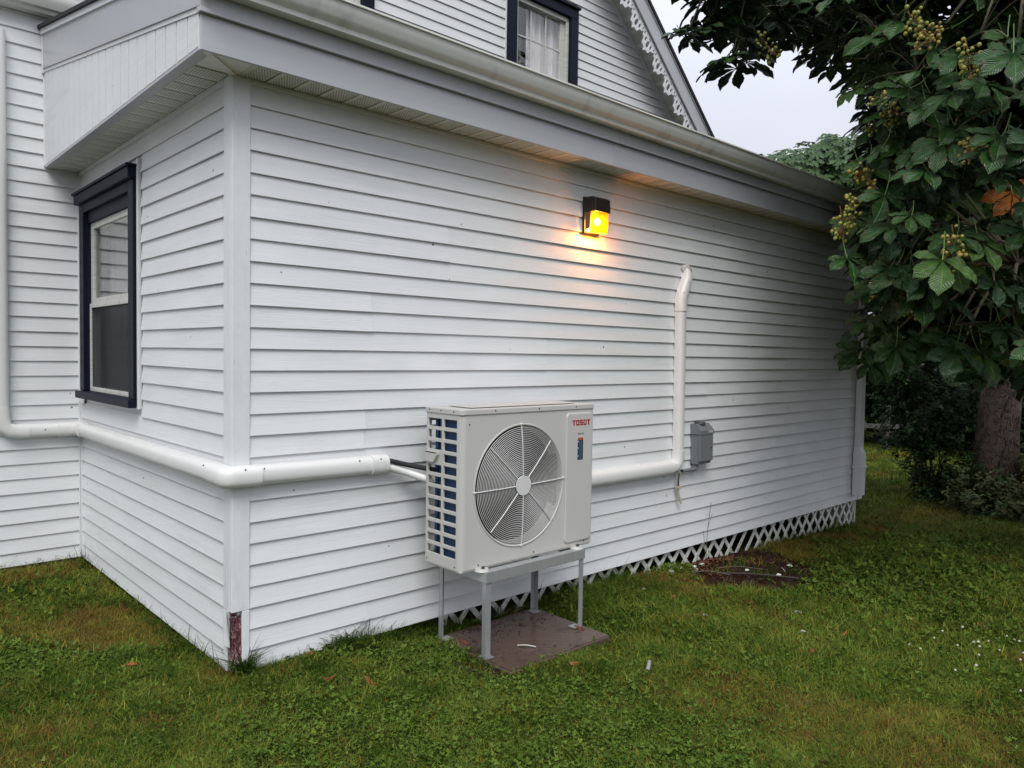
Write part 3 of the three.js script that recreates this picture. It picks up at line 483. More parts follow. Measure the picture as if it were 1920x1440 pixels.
// ------------------------------------------------------------------ wall lamp
{
  const t = thing('wall_lamp', 'lit brown wall lamp with glowing amber lens under the eave', 'lamp', [2.42, 2.435, .014]); t.scale.setScalar(.86);
  const w = .083;
  mesh('back_plate', RB(-w - .008, w + .008, -.135, .148, 0, .02, .006), M.bronze, t);
  const prof = [[0, .14], [.085, .135], [.108, .122], [.116, .03], [.0, .03]]; // side profile z,y
  const hood = new THREE.Shape(prof.map(([z, y]) => new THREE.Vector2(z, y))); const hg = new THREE.ExtrudeGeometry(hood, { depth: 2 * w, bevelEnabled: true, bevelSize: .005, bevelThickness: .005, bevelSegments: 2 }); hg.rotateY(-Math.PI / 2); hg.translate(w, 0, .012); mesh('hood', hg, M.bronze, t);
  const cheek = new THREE.Shape([[.016, .03], [.066, .03], [.060, -.098], [.016, -.104]].map(([z, y]) => new THREE.Vector2(z, y)));
  for (const s of [-1, 1]) { const g = new THREE.ExtrudeGeometry(cheek, { depth: .006, bevelEnabled: false }); g.rotateY(-Math.PI / 2); g.translate(s * (w - .002) + .003, 0, .012); mesh('cheek', g, M.cheek, t); }
  // lens: a bulged prismatic cover
  const lg = new THREE.BoxGeometry(2 * w - .012, .158, .056, 14, 14, 4); { const p = lg.attributes.position; for (let i = 0; i < p.count; i++) { const x = p.getX(i) / (w - .006), y = p.getY(i) / .079; if (p.getZ(i) > 0) p.setZ(i, p.getZ(i) * (1 - .25 * Math.pow(Math.abs(x), 4) - .18 * Math.max(0, -y) ** 3)); if (p.getZ(i) > 0) p.setZ(i, p.getZ(i) + .0012 * Math.sin(p.getX(i) * 900)); } lg.computeVertexNormals(); }
  lg.translate(0, -.052, .096);
  const lens = new THREE.MeshPhysicalMaterial({ color: lin(1, .62, .02), roughness: .22, transmission: .9, thickness: 0, emissive: lin(1, .60, .0), emissiveIntensity: .3, side: THREE.DoubleSide });
  mesh('lamp_lens', lg, lens, t);
  mesh('reflector', RB(-w + .008, w - .008, -.122, .026, .021, .026, .002), std(lin(.75, .72, .62), .3), t);
  const bulb = new THREE.SphereGeometry(.030, 16, 12); bulb.scale(1.1, 1, .7); bulb.translate(-.012, -.045, .085);
  mesh('lamp_bulb', bulb, new THREE.MeshStandardMaterial({ color: 0xffffff, emissive: lin(1, .86, .45), emissiveIntensity: 80 }), t);
  const pl = new THREE.PointLight(lin(1, .28, .02), .36, 0, 2); pl.position.set(0, -.085, .094); pl.castShadow = true; pl.shadow.radius = 1.2; t.add(pl); pl.name = 'lamp_light';
}

// ------------------------------------------------------------------ slab, stand and heat pump
{
  const t = thing('slab', 'wet brown tread patterned slab under the heat pump stand', 'slab', [1.47, -.06, .4225]);
  const w = (PAD.x1 - PAD.x0) / 2, d = (PAD.z1 - PAD.z0) / 2;
  mesh('base', RB(-w, w, -.055, -.003, -d, d, .008), M.padPlain, t);
  const top = new THREE.PlaneGeometry(2 * w - .012, 2 * d - .012, 1, 1); { const uv = top.attributes.uv, p = top.attributes.position; for (let i = 0; i < p.count; i++) uv.setXY(i, p.getX(i), p.getY(i)); } top.rotateX(-Math.PI / 2); top.translate(0, .0, 0);
  mesh('tread_top', top, M.pad, t);
  const cl = rng(91), gs = []; // crumbs of red soil on the slab
  for (let i = 0; i < 170; i++) { const s = .002 + .006 * cl() * cl(), g = new THREE.IcosahedronGeometry(s, 0); g.scale(1.3, .5, 1); const u = cl(), v = cl(), e = cl() < .5; const x = e ? lerp(-w + .02, w - .05, u * u) : lerp(-w + .02, w - .02, u), z = e ? lerp(-d + .02, d - .02, v) : lerp(-d, -d + .25, v); g.translate(x, .002, z); gs.push(g); }
  const cr = mesh('soil_crumbs', merge(gs), std(lin(.028, .012, .010), .9), t); cr.userData.kind = 'stuff';
}
{
  const t = thing('heat_pump_stand', 'galvanized steel angle stand carrying the heat pump', 'stand', [1.4725, -.06, .34]);
  const X0 = -.3905, X1 = .3905 - .03, Z0 = -.205, Z1 = .205, H = .455, th = .004, lg = .033; // legs measured from the slab
  const bevelBox = (...a) => RB(...a, .0015, 1);
  mesh('front_rail', merge([bevelBox(X0, X1, H - .056, H, Z1 - th, Z1), bevelBox(X0, X1, H - th, H, Z1 - .05, Z1 - th - .0002)]), M.steel, t);
  mesh('back_rail', merge([bevelBox(X0, X1, H - .056, H, Z0, Z0 + th), bevelBox(X0, X1, H - th, H, Z0 + th + .0002, Z0 + .05)]), M.steel, t);
  for (const s of [0, 1]) { const xa = s ? X1 - th : X0; mesh('side_rail', merge([bevelBox(xa + (s ? -.0005 : -.0005), xa + th, H - .0558, H - .0002, Z0 + th + .0004, Z1 - th - .0004), bevelBox(s ? X1 - .05 : X0 + th + .0003, s ? X1 - th - .0009 : X0 + .05, H - th - .0004, H - .0006, Z0 + .0505, Z1 - .0505)]), M.steel, t); }
  for (const sx of [0, 1]) for (const sz of [0, 1]) { const x = sx ? X1 - .006 : X0 + .006, z = sz ? Z1 - .006 : Z0 + .006, dx = sx ? -1 : 1, dz = sz ? -1 : 1; mesh('leg', merge([RB(Math.min(x, x + dx * lg), Math.max(x, x + dx * lg), .004, H - .006, Math.min(z, z + dz * th), Math.max(z, z + dz * th), .0015, 1), RB(Math.min(x, x + dx * th), Math.max(x, x + dx * th), .0042, H - .0062, Math.min(z + dz * th, z + dz * lg), Math.max(z + dz * th, z + dz * lg), .0015, 1), RB(Math.min(x, x + dx * .06), Math.max(x, x + dx * .06), .001, .004, Math.min(z, z + dz * .06), Math.max(z, z + dz * .06), .001, 1)]), M.steel, t); }
}
{
  const t = thing('heat_pump', 'beige outdoor heat pump with round fan grille and red lettering on a stand', 'heat pump', [.964, .400, .182]);
  const W = .994, H = .826, D = .293, R = .012, lidH = .024;
  // front panel with the fan opening
  const fx = .415, fy = .405, fr = .322;
  const s = new THREE.Shape([[.030, .004], [W, .004], [W, H - lidH - .002], [.030, H - lidH - .002]].map(p => new THREE.Vector2(...p)));
  const hole = new THREE.Path(); hole.absarc(fx, fy, fr, 0, Math.PI * 2, true); s.holes.push(hole);
  const fg = new THREE.ExtrudeGeometry(s, { depth: .003, bevelEnabled: false, curveSegments: 64 }); fg.translate(0, 0, D - .003);
  // rounded left front edge
  const edge = []; for (let i = 0; i <= 8; i++) { const a = i / 8 * Math.PI / 2; edge.push({ p: V(.030 - .030 * Math.sin(a), 0, D - .030 + .030 * Math.cos(a)), a: V(-Math.sin(a), 0, Math.cos(a)), b: V(0, 1, 0) }); }
  const eg = sweep(edge, [[0, .004], [0, H - lidH - .002], [-.003, H - lidH - .002], [-.003, .004]], .8, false);
  const lathe = pts => { const g = new THREE.LatheGeometry(pts.map(p => new THREE.Vector2(...p)), 72); g.rotateX(Math.PI / 2); g.translate(fx, fy, D); return g; };
  mesh('front_panel', merge([fg, eg]), M.ac, t);
  mesh('fan_shroud', lathe([[fr + .012, .0005], [fr + .009, .005], [fr + .003, .004], [fr - .003, -.006], [fr - .006, -.025], [fr - .012, -.07]]), M.ac, t);
  // right hand service panel, raised
  const rp = new THREE.Shape(); { const x0 = .768, x1 = .976, y0 = .036, y1 = .770, r = .02; rp.moveTo(x0 + r, y0); rp.lineTo(x1 - r, y0); rp.quadraticCurveTo(x1, y0, x1, y0 + r); rp.lineTo(x1, y1 - r); rp.quadraticCurveTo(x1, y1, x1 - r, y1); rp.lineTo(x0 + r, y1); rp.quadraticCurveTo(x0, y1, x0, y1 - r); rp.lineTo(x0, y0 + r); rp.quadraticCurveTo(x0, y0, x0 + r, y0); }
  const rg = new THREE.ExtrudeGeometry(rp, { depth: .002, bevelEnabled: true, bevelSize: .008, bevelThickness: .007, bevelSegments: 4 }); rg.translate(0, 0, D + .0005); mesh('service_panel', rg, M.ac, t);
  mesh('right_side', B(W - .003, W, .004, H - lidH - .002, .0, D - .0031), M.ac, t);
  mesh('back_frame', merge([B(.003, .03, .004, H - lidH - .002, 0, .004), B(W - .32, W - .0031, .004, H - lidH - .002, 0, .003), B(.0302, W - .3202, .004, .05, 0, .003), B(.0302, W - .3202, H - lidH - .05, H - lidH - .002, 0, .003)]), M.ac, t);
  mesh('base_pan', RB(0.004, W - .004, -.006, .0035, .004, D - .004, .002), M.ac, t);
  // lid
  const lid = new THREE.Shape(); { const x0 = -.003, x1 = W + .003, z0 = -.003, z1 = D + .003, r = .03; lid.moveTo(x0 + r, -z1); lid.lineTo(x1 - .008, -z1); lid.quadraticCurveTo(x1, -z1, x1, -z1 + .008); lid.lineTo(x1, -z0); lid.lineTo(x0, -z0); lid.lineTo(x0, -z1 + r); lid.quadraticCurveTo(x0, -z1, x0 + r, -z1); }
  const lg = new THREE.ExtrudeGeometry(lid, { depth: lidH - .004, bevelEnabled: true, bevelSize: .003, bevelThickness: .004, bevelSegments: 3, curveSegments: 10 }); lg.rotateX(-Math.PI / 2); lg.translate(0, H - lidH, 0); mesh('lid', lg, M.ac, t);
  mesh('lid_emboss', RB(.10, W - .1, H + .0035, H + .0075, .05, D - .05, .003), M.ac, t);
  // left side grille: frame with two columns of openings
  const sf = new THREE.Shape([[.0, .004], [D - .0305, .004], [D - .0305, H - lidH - .002], [0, H - lidH - .002]].map(p => new THREE.Vector2(...p)));
  const rh = .0445, pitch = .0607, yTop = H - .055;
  for (let k = 0; k < 12; k++) for (const c of [0, 1]) {
    if (c === 0 && k === 3) continue;
    const y1 = yTop - k * pitch, y0 = y1 - rh, x0 = c ? .146 : .014, x1 = c ? .256 : .130, r = .005, h = new THREE.Path();
    h.moveTo(x0 + r, y0); h.lineTo(x1 - r, y0); h.quadraticCurveTo(x1, y0, x1, y0 + r); h.lineTo(x1, y1 - r); h.quadraticCurveTo(x1, y1, x1 - r, y1); h.lineTo(x0 + r, y1); h.quadraticCurveTo(x0, y1, x0, y1 - r); h.lineTo(x0, y0 + r); h.quadraticCurveTo(x0, y0, x0 + r, y0); sf.holes.push(h);
  }
  const sg = new THREE.ExtrudeGeometry(sf, { depth: .008, bevelEnabled: true, bevelSize: .0012, bevelThickness: .0012, bevelSegments: 1, curveSegments: 3 }); sg.rotateY(-Math.PI / 2); sg.translate(.0085, 0, 0); mesh('side_grille', sg, M.ac, t);
  mesh('handle', (() => { const g = poly([[0, 0], [.07, 0], [.10, .04], [.10, .052], [0, .052]], 0, .018); g.rotateY(-Math.PI / 2); g.translate(-.001, yTop - 3 * pitch - rh - .002, .012); return merge([g, B(-.019, -.0012, yTop - 3 * pitch + .0, yTop - 3 * pitch + .006, .012, .11)]); })(), M.ac, t);
  mesh('coil', merge([B(.022, .048, .03, H - .05, .085, D - .012), B(.0482, W - .34, .03, H - .05, .014, .036)]), M.coil, t).userData.label = 'dark blue finned coil behind the side grille';
  mesh('inner_case', merge([B(W - .30, W - .29, .01, H - .03, .01, D - .01), B(.052, W - .3, H - .045, H - .035, .04, D - .01), B(.052, W - .3, .006, .012, .04, D - .01), B(.052, .056, .012, H - .045, .09, D - .01), B(.056, W - .30, .012, H - .045, .038, .041)]), M.acDark, t);
  // fan
  const fan = mesh('fan', (() => { const gs = [], hub = new THREE.CylinderGeometry(.075, .085, .06, 32); hub.rotateX(Math.PI / 2); gs.push(hub); for (let k = 0; k < 3; k++) { const g = new THREE.PlaneGeometry(.225, .3, 8, 8), p = g.attributes.position; for (let i = 0; i < p.count; i++) { const r0 = p.getX(i) + .1125, a = p.getY(i) * 2.6, rr = .07 + r0; p.setXYZ(i, rr * Math.cos(a), rr * Math.sin(a), -.10 * a * (.6 + r0)); } g.computeVertexNormals(); g.rotateZ(k * Math.PI * 2 / 3 + .4); gs.push(g); } const m = merge(gs); m.translate(fx, fy, D - .12); return m; })(), std(lin(.012, .012, .013), .6), t);
  // wire grille: rings, spokes and hub
  const gr = mesh('fan_grille', (() => { const g = new THREE.CylinderGeometry(.054, .054, .008, 40); g.rotateX(Math.PI / 2); g.translate(fx, fy, D + .020); return g; })(), M.acLight, t); gr.userData.label = 'round wire fan grille with hub plate';
  const zAt = r => .014 * (1 - Math.pow(r / fr, 3)) + .001;
  for (let i = 0; i < 27; i++) { const r = lerp(.062, fr - .010, i / 26); const g = new THREE.TorusGeometry(r, .0017, 6, 88); g.translate(fx, fy, D + zAt(r)); mesh('ring_wire', g, M.wire, gr); }
  for (let k = 0; k < 8; k++) { const a = k * Math.PI / 4 + .02, pts = []; for (let i = 0; i <= 6; i++) { const r = lerp(.05, fr + (k % 2 ? -.008 : .006), i / 6); pts.push(V(fx + r * Math.cos(a), fy + r * Math.sin(a), D + zAt(r) + .004)); } mesh('spoke', tube(pts, .0034, 12, 6), M.wire, gr); }
  for (let k = 0; k < 4; k++) { const a = k * Math.PI / 2 + .02, g = new THREE.SphereGeometry(.008, 10, 8); g.scale(1, 1, .6); g.translate(fx + (fr + .008) * Math.cos(a), fy + (fr + .008) * Math.sin(a), D + .005); mesh('grille_clip', g, M.acLight, gr); }
  // screws
  const sc = new THREE.CylinderGeometry(.0042, .0042, .003, 10); sc.rotateX(Math.PI / 2); const screws = [];
  for (const [x, y] of [[.22, H - .012], [.54, H - .012], [.84, H - .012], [.12, .02], [.52, .022], [.93, .022], [.05, H - .075]]) { const g = sc.clone(); g.translate(x, y, D + (y > H - .03 ? .0065 : .001)); screws.push(g); }
  const sc2 = sc.clone(); sc2.rotateY(Math.PI / 2); for (const [z, y] of [[.03, H - .012], [.13, H - .012], [.235, H - .012], [.012, .022], [.25, .02]]) { const g = sc2.clone(); g.translate(y > H - .03 ? -.0065 : -.0012, y, z); screws.push(g); }
  screws.forEach(g => mesh('screw', g, M.screw, t));
  // feet
  for (const x of [.14, .86]) for (const z of [D + .03, -.03]) { const g = new THREE.CylinderGeometry(.034, .040, .012, 24); g.translate(x - .01, -.0005, z > 0 ? z - .012 : z + .012); const f = mesh('foot', g, M.ac, t); const b = new THREE.CylinderGeometry(.01, .01, .012, 6); b.translate(x - .01, .0115, z > 0 ? z - .002 : z + .002); mesh('bolt', b, M.screw, f); }
  mesh('drain_plug', (() => { const g = new THREE.CylinderGeometry(.015, .013, .03, 12); g.translate(.62, -.02, .16); return g; })(), M.acDark, t);
  // lettering: squared capitals in red
  const L = .0205, h = .031, w = .0265, k = .0074, zf = D + .0098, gs = [], put = (x, ...r) => { for (const [a, b, c, d] of r) gs.push(B(x + a, x + b, c, d, zf, zf + .0008)); };
  const y0 = .706, T = x => put(x, [0, w, y0 + h - k, y0 + h], [w / 2 - k * .6, w / 2 + k * .6, y0, y0 + h - k - .0001]);
  const O = (x, cut) => put(x, [0, w, y0, y0 + k], [0, k, y0 + k + .0001, y0 + h], [w - k, w, y0 + k + .0001, y0 + h], [k + .0001, cut ? w * .42 : w - k - .0001, y0 + h - k, y0 + h], ...(cut ? [[w * .6, w - k - .0001, y0 + h - k, y0 + h]] : []));
  const Sg = x => put(x, [0, w, y0 + h - k, y0 + h], [0, k, y0 + h / 2 + k / 2, y0 + h - k - .0001], [0, w, y0 + h / 2 - k / 2, y0 + h / 2 + k / 2 - .0001], [w - k, w, y0 + k, y0 + h / 2 - k / 2 - .0001], [0, w, y0, y0 + k - .0001]);
  const xs = .806, st = w + .0050; T(xs); O(xs + st, false); Sg(xs + 2 * st); O(xs + 3 * st, true); T(xs + 4 * st);
  mesh('red_lettering', merge(gs), M.red, t);
  const font = await new FontLoader().loadAsync('fonts/droid/droid_sans_bold.typeface.json');
  const tg = new TextGeometry('INVERTER', { font, size: .0085, depth: .0006, curveSegments: 3 }); tg.translate(.852, .652, zf); mesh('grey_lettering', tg, M.greyPrint, t);
  const cv = document.createElement('canvas'); cv.width = 128; cv.height = 320; const c = cv.getContext('2d'); c.fillStyle = '#c9cfd2'; c.fillRect(0, 0, 128, 320); c.fillStyle = '#1d3340'; c.fillRect(8, 8, 112, 304); c.fillStyle = '#a5532c'; c.fillRect(8, 8, 112, 34);
  const rr = rng(3); for (let y = 54; y < 304; y += 9) { c.fillStyle = 'rgba(150,170,180,.55)'; c.fillRect(34 + rr() * 10, y, 50 + rr() * 30, 3); } c.fillStyle = '#cfd8dc'; for (const y of [62, 150, 256]) { c.beginPath(); c.arc(22, y, 9, 0, 7); c.fill(); }
  const ct = new THREE.CanvasTexture(cv); ct.colorSpace = THREE.SRGBColorSpace; const pg = new THREE.PlaneGeometry(.056, .138); pg.translate(.877, .569, zf + .0006); mesh('sticker', pg, std(0xffffff, .4, { map: ct }), t);
}

// ------------------------------------------------------------------ vegetation
// compound horse-chestnut leaf: obovate toothed leaflets fanned round a hub; local +y is the upper side, +z the middle leaflet
function leaflet(L, Wd, nl, nw, droop, fold, rnd) {
  const pos = [], uv = [], idx = [], tw = (rnd() - .5) * .5, bend = (rnd() - .5) * .25;
  for (let i = 0; i <= nl; i++) {
    const t = i / nl; let w = Wd * Math.pow(Math.sin(Math.PI * Math.pow(t, 1.75) * .985 + .02), .85) * (t > .88 ? 1 - (t - .88) * 2.2 : 1); w = Math.max(w, .003);
    if (nl > 6 && i > 1 && i < nl) w *= 1 + (i % 2 ? .055 : -.05);
    for (let j = 0; j <= nw; j++) {
      const u = j / nw * 2 - 1, x = u * w + bend * L * t * t, a = droop * t;
      const y = .10 * L * t - L * droop * .55 * t * t + fold * Math.abs(u) * w + tw * u * w * t + .006 * Math.sin(t * 19 + u * 3) * t;
      pos.push(x, y, L * t * (1 - .18 * droop * t)); uv.push(j / nw, t);
      if (i < nl && j < nw) { const k = i * (nw + 1) + j; idx.push(k, k + nw + 1, k + 1, k + 1, k + nw + 1, k + nw + 2); }
    }
  }
  const g = new THREE.BufferGeometry(); g.setAttribute('position', new THREE.Float32BufferAttribute(pos, 3)); g.setAttribute('uv', new THREE.Float32BufferAttribute(uv, 2)); g.setIndex(idx); g.computeVertexNormals(); return g;
}
function compoundLeaf(seed, nl, nw, stalk = true) {
  const r = rng(seed), n = r() < .5 ? 5 : 7, gs = [], spread = n === 7 ? 2.2 : 1.7;
  for (let k = 0; k < n; k++) {
    const q = k / (n - 1) * 2 - 1, L = .25 * (1 - .40 * Math.abs(q) ** 1.4) * (.9 + .2 * r()), g = leaflet(L, L * (.185 + .035 * r()), nl, nw, .25 + .45 * r(), .16 + .26 * r(), r);
    g.rotateZ((r() - .5) * .5); g.rotateY(q * spread + (r() - .5) * .14); gs.push(g);
  }
  if (stalk) { const g = tube([V(0, 0, 0), V(.004, .02, -.07), V(-.006, .075, -.14)], .0032, 6, 5); const uv = g.attributes.uv; for (let i = 0; i < uv.count; i++) uv.setXY(i, .5, .4); gs.push(g); }
  return merge(gs);
}
const leafTex = (base, vein, seed) => tex(128, 256, (u, v) => {
  const x = Math.abs(u - .5) * 2, m = 1 - smooth(.02, .075, x), ph = (v * 17 - x * 3.4), s = Math.abs(ph - Math.floor(ph) - .5) * 2, sv = smooth(.84, .98, s) * (1 - smooth(.75, 1, x)) * .5;
  const n = fbm(u * 9, v * 16, seed, 3), k = clamp(Math.max(m * .9, sv)), sp = smooth(.62, .72, fbm(u * 6 + 4, v * 9, seed + 20, 3)) * smooth(.35, .9, x) * .7;
  const c = base.map((b, i) => lerp(b * (.8 + .4 * n), vein[i], k)); return [lerp(c[0], .30, sp), lerp(c[1], .22, sp), lerp(c[2], .09, sp)];
}, true);
const leafBump = tex(128, 256, (u, v) => { const x = Math.abs(u - .5) * 2, ph = (v * 17 - x * 3.4), s = Math.abs(ph - Math.floor(ph) - .5) * 2; return clamp(.25 + .7 * (1 - s * s) - .7 * (1 - smooth(.0, .07, x))); });
const leafMat = (b, v, s, rough) => new THREE.MeshPhysicalMaterial({ color: lin(1, 1, 1), roughness: rough, specularIntensity: .8, side: THREE.DoubleSide, map: leafTex(b, v, s), bumpMap: leafBump, bumpScale: .004 });
const LEAF = [leafMat([.145, .275, .115], [.38, .49, .27], 2, .30), leafMat([.105, .215, .10], [.29, .40, .22], 5, .28), leafMat([.20, .32, .10], [.42, .50, .24], 8, .36)];
const leafGeos = [11, 12, 13, 14, 15, 16, 17, 18, 19, 20].map(s => compoundLeaf(s, 13, 4)), lowGeos = [21, 22, 23].map(s => compoundLeaf(s, 4, 2, false));
const qFrom = (N, F) => { const y = N.clone().normalize(), z = F.clone().addScaledVector(y, -F.dot(y)).normalize(), x = new THREE.Vector3().crossVectors(y, z); return new THREE.Quaternion().setFromRotationMatrix(new THREE.Matrix4().makeBasis(x, y, z)); };
const qRnd = r => V(r() - .5, r() - .5, r() - .5).multiplyScalar(2);

const NEAR = [[4.79, 1.79, 0.95, 0.1], [4.97, 1.55, 0.85, 0.12], [4.62, 1.98, 1.05, 0.14], [3.99, 3.44, 1.48, 0.42], [3.85, 3.52, 1.89, 0.45], [3.75, 3.06, 2.10, 0.45], [3.81, 2.90, 1.75, 0.42], [4.10, 2.82, 1.35, 0.33], [3.68, 2.59, 2.06, 0.42], [3.95, 2.52, 1.22, 0.24], [3.70, 2.36, 1.68, 0.36], [3.74, 2.14, 2.00, 0.36], [3.81, 2.12, 1.53, 0.32], [3.97, 1.80, 2.09, 0.36], [4.18, 1.79, 1.34, 0.32], [4.15, 1.75, 1.72, 0.36], [4.52, 1.55, 1.26, 0.14], [4.50, 1.58, 1.65, 0.2], [3.40, 4.23, 0.21, 0.15], [3.63, 4.29, 0.29, 0.25], [3.29, 3.84, 0.13, 0.04], [3.51, 3.99, 0.19, 0.08], [3.90, 4.31, 0.26, 0.4], [3.64, 3.79, 0.32, 0.18], [3.70, 4.05, 0.23, 0.12], [4.33, 4.32, 0.39, 0.4], [4.58, 4.22, 0.62, 0.34], [4.36, 3.75, 0.99, 0.26], [3.70, 4.24, 0.90, 0.45], [4.23, 3.86, 1.14, 0.4], [3.94, 3.90, 1.42, 0.5], [3.76, 3.91, 1.79, 0.5], [4.16, 3.14, 1.24, 0.2], [4.15, 2.97, 0.97, 0.1]];
const BACK = [[6.37, 4.47, 0.91, 0.85], [6.39, 3.23, 0.99, 0.8], [6.71, 2.21, 1.07, 0.75], [6.91, 3.64, 1.44, 1.2], [7.03, 2.40, 1.63, 1.1], [6.69, 1.92, 0.66, 0.5], [6.06, 5.35, 0.57, 1.1], [5.37, 5.49, -0.08, 0.95], [5.34, 3.38, 1.10, 0.5], [5.63, 2.47, 0.87, 0.4], [5.49, 2.69, 1.55, 0.7], [5.51, 3.75, 1.51, 0.7], [6.88, 3.27, 2.12, 1.4], [7.24, 1.91, 2.12, 1.0]];
const FRUIT = [[3.52, 3.64, 1.58], [3.54, 3.40, 1.62], [3.34, 3.08, 2.00], [3.50, 2.81, 1.95], [3.84, 3.06, 1.23], [3.80, 3.07, 1.46], [3.60, 2.53, 1.17], [3.68, 2.62, 1.38], [3.60, 2.38, 1.25], [3.37, 2.29, 1.92], [3.92, 1.79, 1.57], [4.04, 1.88, 1.28], [3.68, 3.88, 0.49]];
const HERO = [[3.27, 2.08, 1.91], [3.53, 2.17, 1.26], [3.62, 2.31, 1.48], [3.54, 2.20, 2.02], [3.96, 1.60, 1.42], [4.00, 1.68, 1.72], [3.29, 3.15, 2.21], [3.50, 2.64, 1.75], [3.55, 2.90, 1.86], [3.41, 2.75, 2.14], [3.82, 2.79, 1.23], [3.45, 2.57, 2.12], [3.61, 2.56, 1.45], [3.60, 3.06, 1.69]];
const SHRUB = [[9.65, 1.34, -0.53, 0.5], [9.72, 0.68, -0.43, 0.55], [9.87, 0.11, -0.12, 0.5], [9.83, -0.33, 0.14, 0.4], [10.35, 0.89, -0.13, 0.6], [9.79, 1.78, -0.70, 0.45], [9.35, -0.47, -0.03, 0.3]];
const BGT = [[21.36, 6.59, -9.87, 1.3], [21.89, 7.00, -9.41, 1.35], [22.54, 7.19, -8.82, 1.4], [23.26, 7.42, -8.16, 1.5], [24.36, 7.95, -7.86, 1.4], [22.66, 6.17, -8.65, 2], [23.70, 6.55, -7.71, 2.1], [25.53, 7.87, -7.45, 1.8], [25.64, 6.03, -7.25, 2.1], [21.61, 5.62, -9.60, 1.6], [23.55, 4.95, -7.77, 2.0]];
const BGO = [23.15, -8.11];
const YEL = [3.85, 2.52, 2.09];
{
  const tree = thing('chestnut_tree', 'horse chestnut tree with long leafy branches and yellow green fruit beside the house', 'tree', [10.05, -.38, .5]);
  const O = V(10.05, -.38, .5), rel = (x, y, z) => V(x, y, z).sub(O), r = rng(400);
  const barkBump = (a, t) => 1 + .10 * (fbm(Math.cos(a) * 3 + 9, Math.sin(a) * 3 + 9, t * 9, 3) - .5) + .10 * (Math.abs(fbm(Math.cos(a) * 7 + 3, Math.sin(a) * 7 + 3, t * 4, 3) - .5) * 2 - .2) + .35 * Math.pow(1 - t, 10);
  mesh('trunk', taperTube([V(0, -.15, 0), V(-.02, .8, -.01), V(.06, 1.9, .02), V(.02, 3.2, .1), V(-.1, 4.6, .2)], [.27, .235, .225, .21, .19], 60, 40, barkBump), M.bark, tree).userData.label = 'thick trunk with rough plated bark';
  const limb = (pts, r0, r1) => mesh('limb', taperTube(pts, [r0, (r0 + r1) / 2, r1], 26, 9), M.bark, tree);
  limb([V(0, 2.2, .1), rel(8.2, 3.6, 1.2), rel(6.2, 4.4, 1.8), rel(4.4, 4.2, 2.0)], .15, .035);
  limb([V(0, 2.6, .1), rel(8.4, 5.0, .6), rel(6, 5.6, .8), rel(3.6, 5.0, .7)], .14, .03);
  limb([V(0, 3.2, .1), rel(9, 6, 2), rel(7, 7, 3), rel(5, 6.6, 3.5)], .14, .03);
  limb([V(0, 3.6, .1), rel(11, 6, 1), rel(12.5, 7.5, 2)], .13, .04);
  limb([V(0, 1.9, .05), rel(8.6, 2.6, 1.2), rel(6.6, 2.6, 1.7), rel(4.8, 2.2, 1.9)], .10, .02);
  const anchor = p => { // nearest point on the carrying limbs
    const L = [[6.2, 4.4, 1.8], [4.4, 4.2, 2.0], [6, 5.6, .8], [3.6, 5.0, .7], [6.6, 2.6, 1.7], [4.8, 2.2, 1.9], [8.2, 3.6, 1.2]]; let b = null, d = 9; for (const l of L) { const q = V(...l), e = q.distanceTo(p); if (e < d) { d = e; b = q; } } return b;
  };
  // leaves that can be told apart, cluster by cluster
  const outward = V(-.62, 0, .55); let made = 0;
  const addLeaf = (p, N, F, sc, k = Math.floor(r() * 10), m = LEAF[Math.floor(r() * r() * 3)]) => { const o = mesh('leaf', leafGeos[k], m, tree); o.position.copy(p).sub(O); o.quaternion.copy(qFrom(N, F)); o.scale.setScalar(sc); made++; return o; };
  for (const [x, y, z] of HERO) { const p = V(x, y, z); addLeaf(p, V(-.62 + .3 * (r() - .5), .75, .55 + .3 * (r() - .5)), V(-.15 + .9 * (r() - .5), -.9, .15 + .9 * (r() - .5)), .88 + .25 * r()); }
  addLeaf(V(YEL[0], YEL[1], YEL[2]), V(-.6, .5, .6), V(-.1, -1, .2), .95, 2, leafMat([.62, .36, .09], [.66, .48, .2], 4, .5)).userData.label = 'orange yellow autumn leaf';
  const twigs = [];
  for (const [x, y, z, rad] of NEAR) {
    const c = V(x, y, z), n = Math.round(2 + (y < 2 ? 7 : 12) * Math.min(1, rad / .42)), a = anchor(c); twigs.push(taperTube([a, a.clone().lerp(c, .55).add(V(0, .12, 0)), c], [.016, .011, .006], 10, 6));
    for (let i = 0; i < n && made < 298; i++) {
      const d = qRnd(r).normalize(), q = .55 + .5 * r(), p = c.clone().add(V(d.x * rad * q, d.y * rad * q * .95, d.z * rad * q));
      const over = y > 3.62 && z < 1.3, N = over ? V(d.x * .4, 1, d.z * .4).addScaledVector(qRnd(r), .25) : V(d.x * .4 + outward.x * .6, .85 + .25 * d.y, d.z * .4 + outward.z * .6).addScaledVector(qRnd(r), .3), F = V(d.x * .8 + outward.x * .2, -.75, d.z * .8 + outward.z * .2).addScaledVector(qRnd(r), .45);
      addLeaf(p, N, F, over ? .75 + .35 * r() : .62 + .52 * r());
      if (i % 3 === 0) twigs.push(tube([c, c.clone().lerp(p, .6).add(V(0, .03, 0)), p], .0045, 5, 5));
    }
  }
  const tw = mesh('twigs', merge(twigs), M.twig, tree); tw.position.copy(O).negate(); tw.userData.kind = 'stuff';
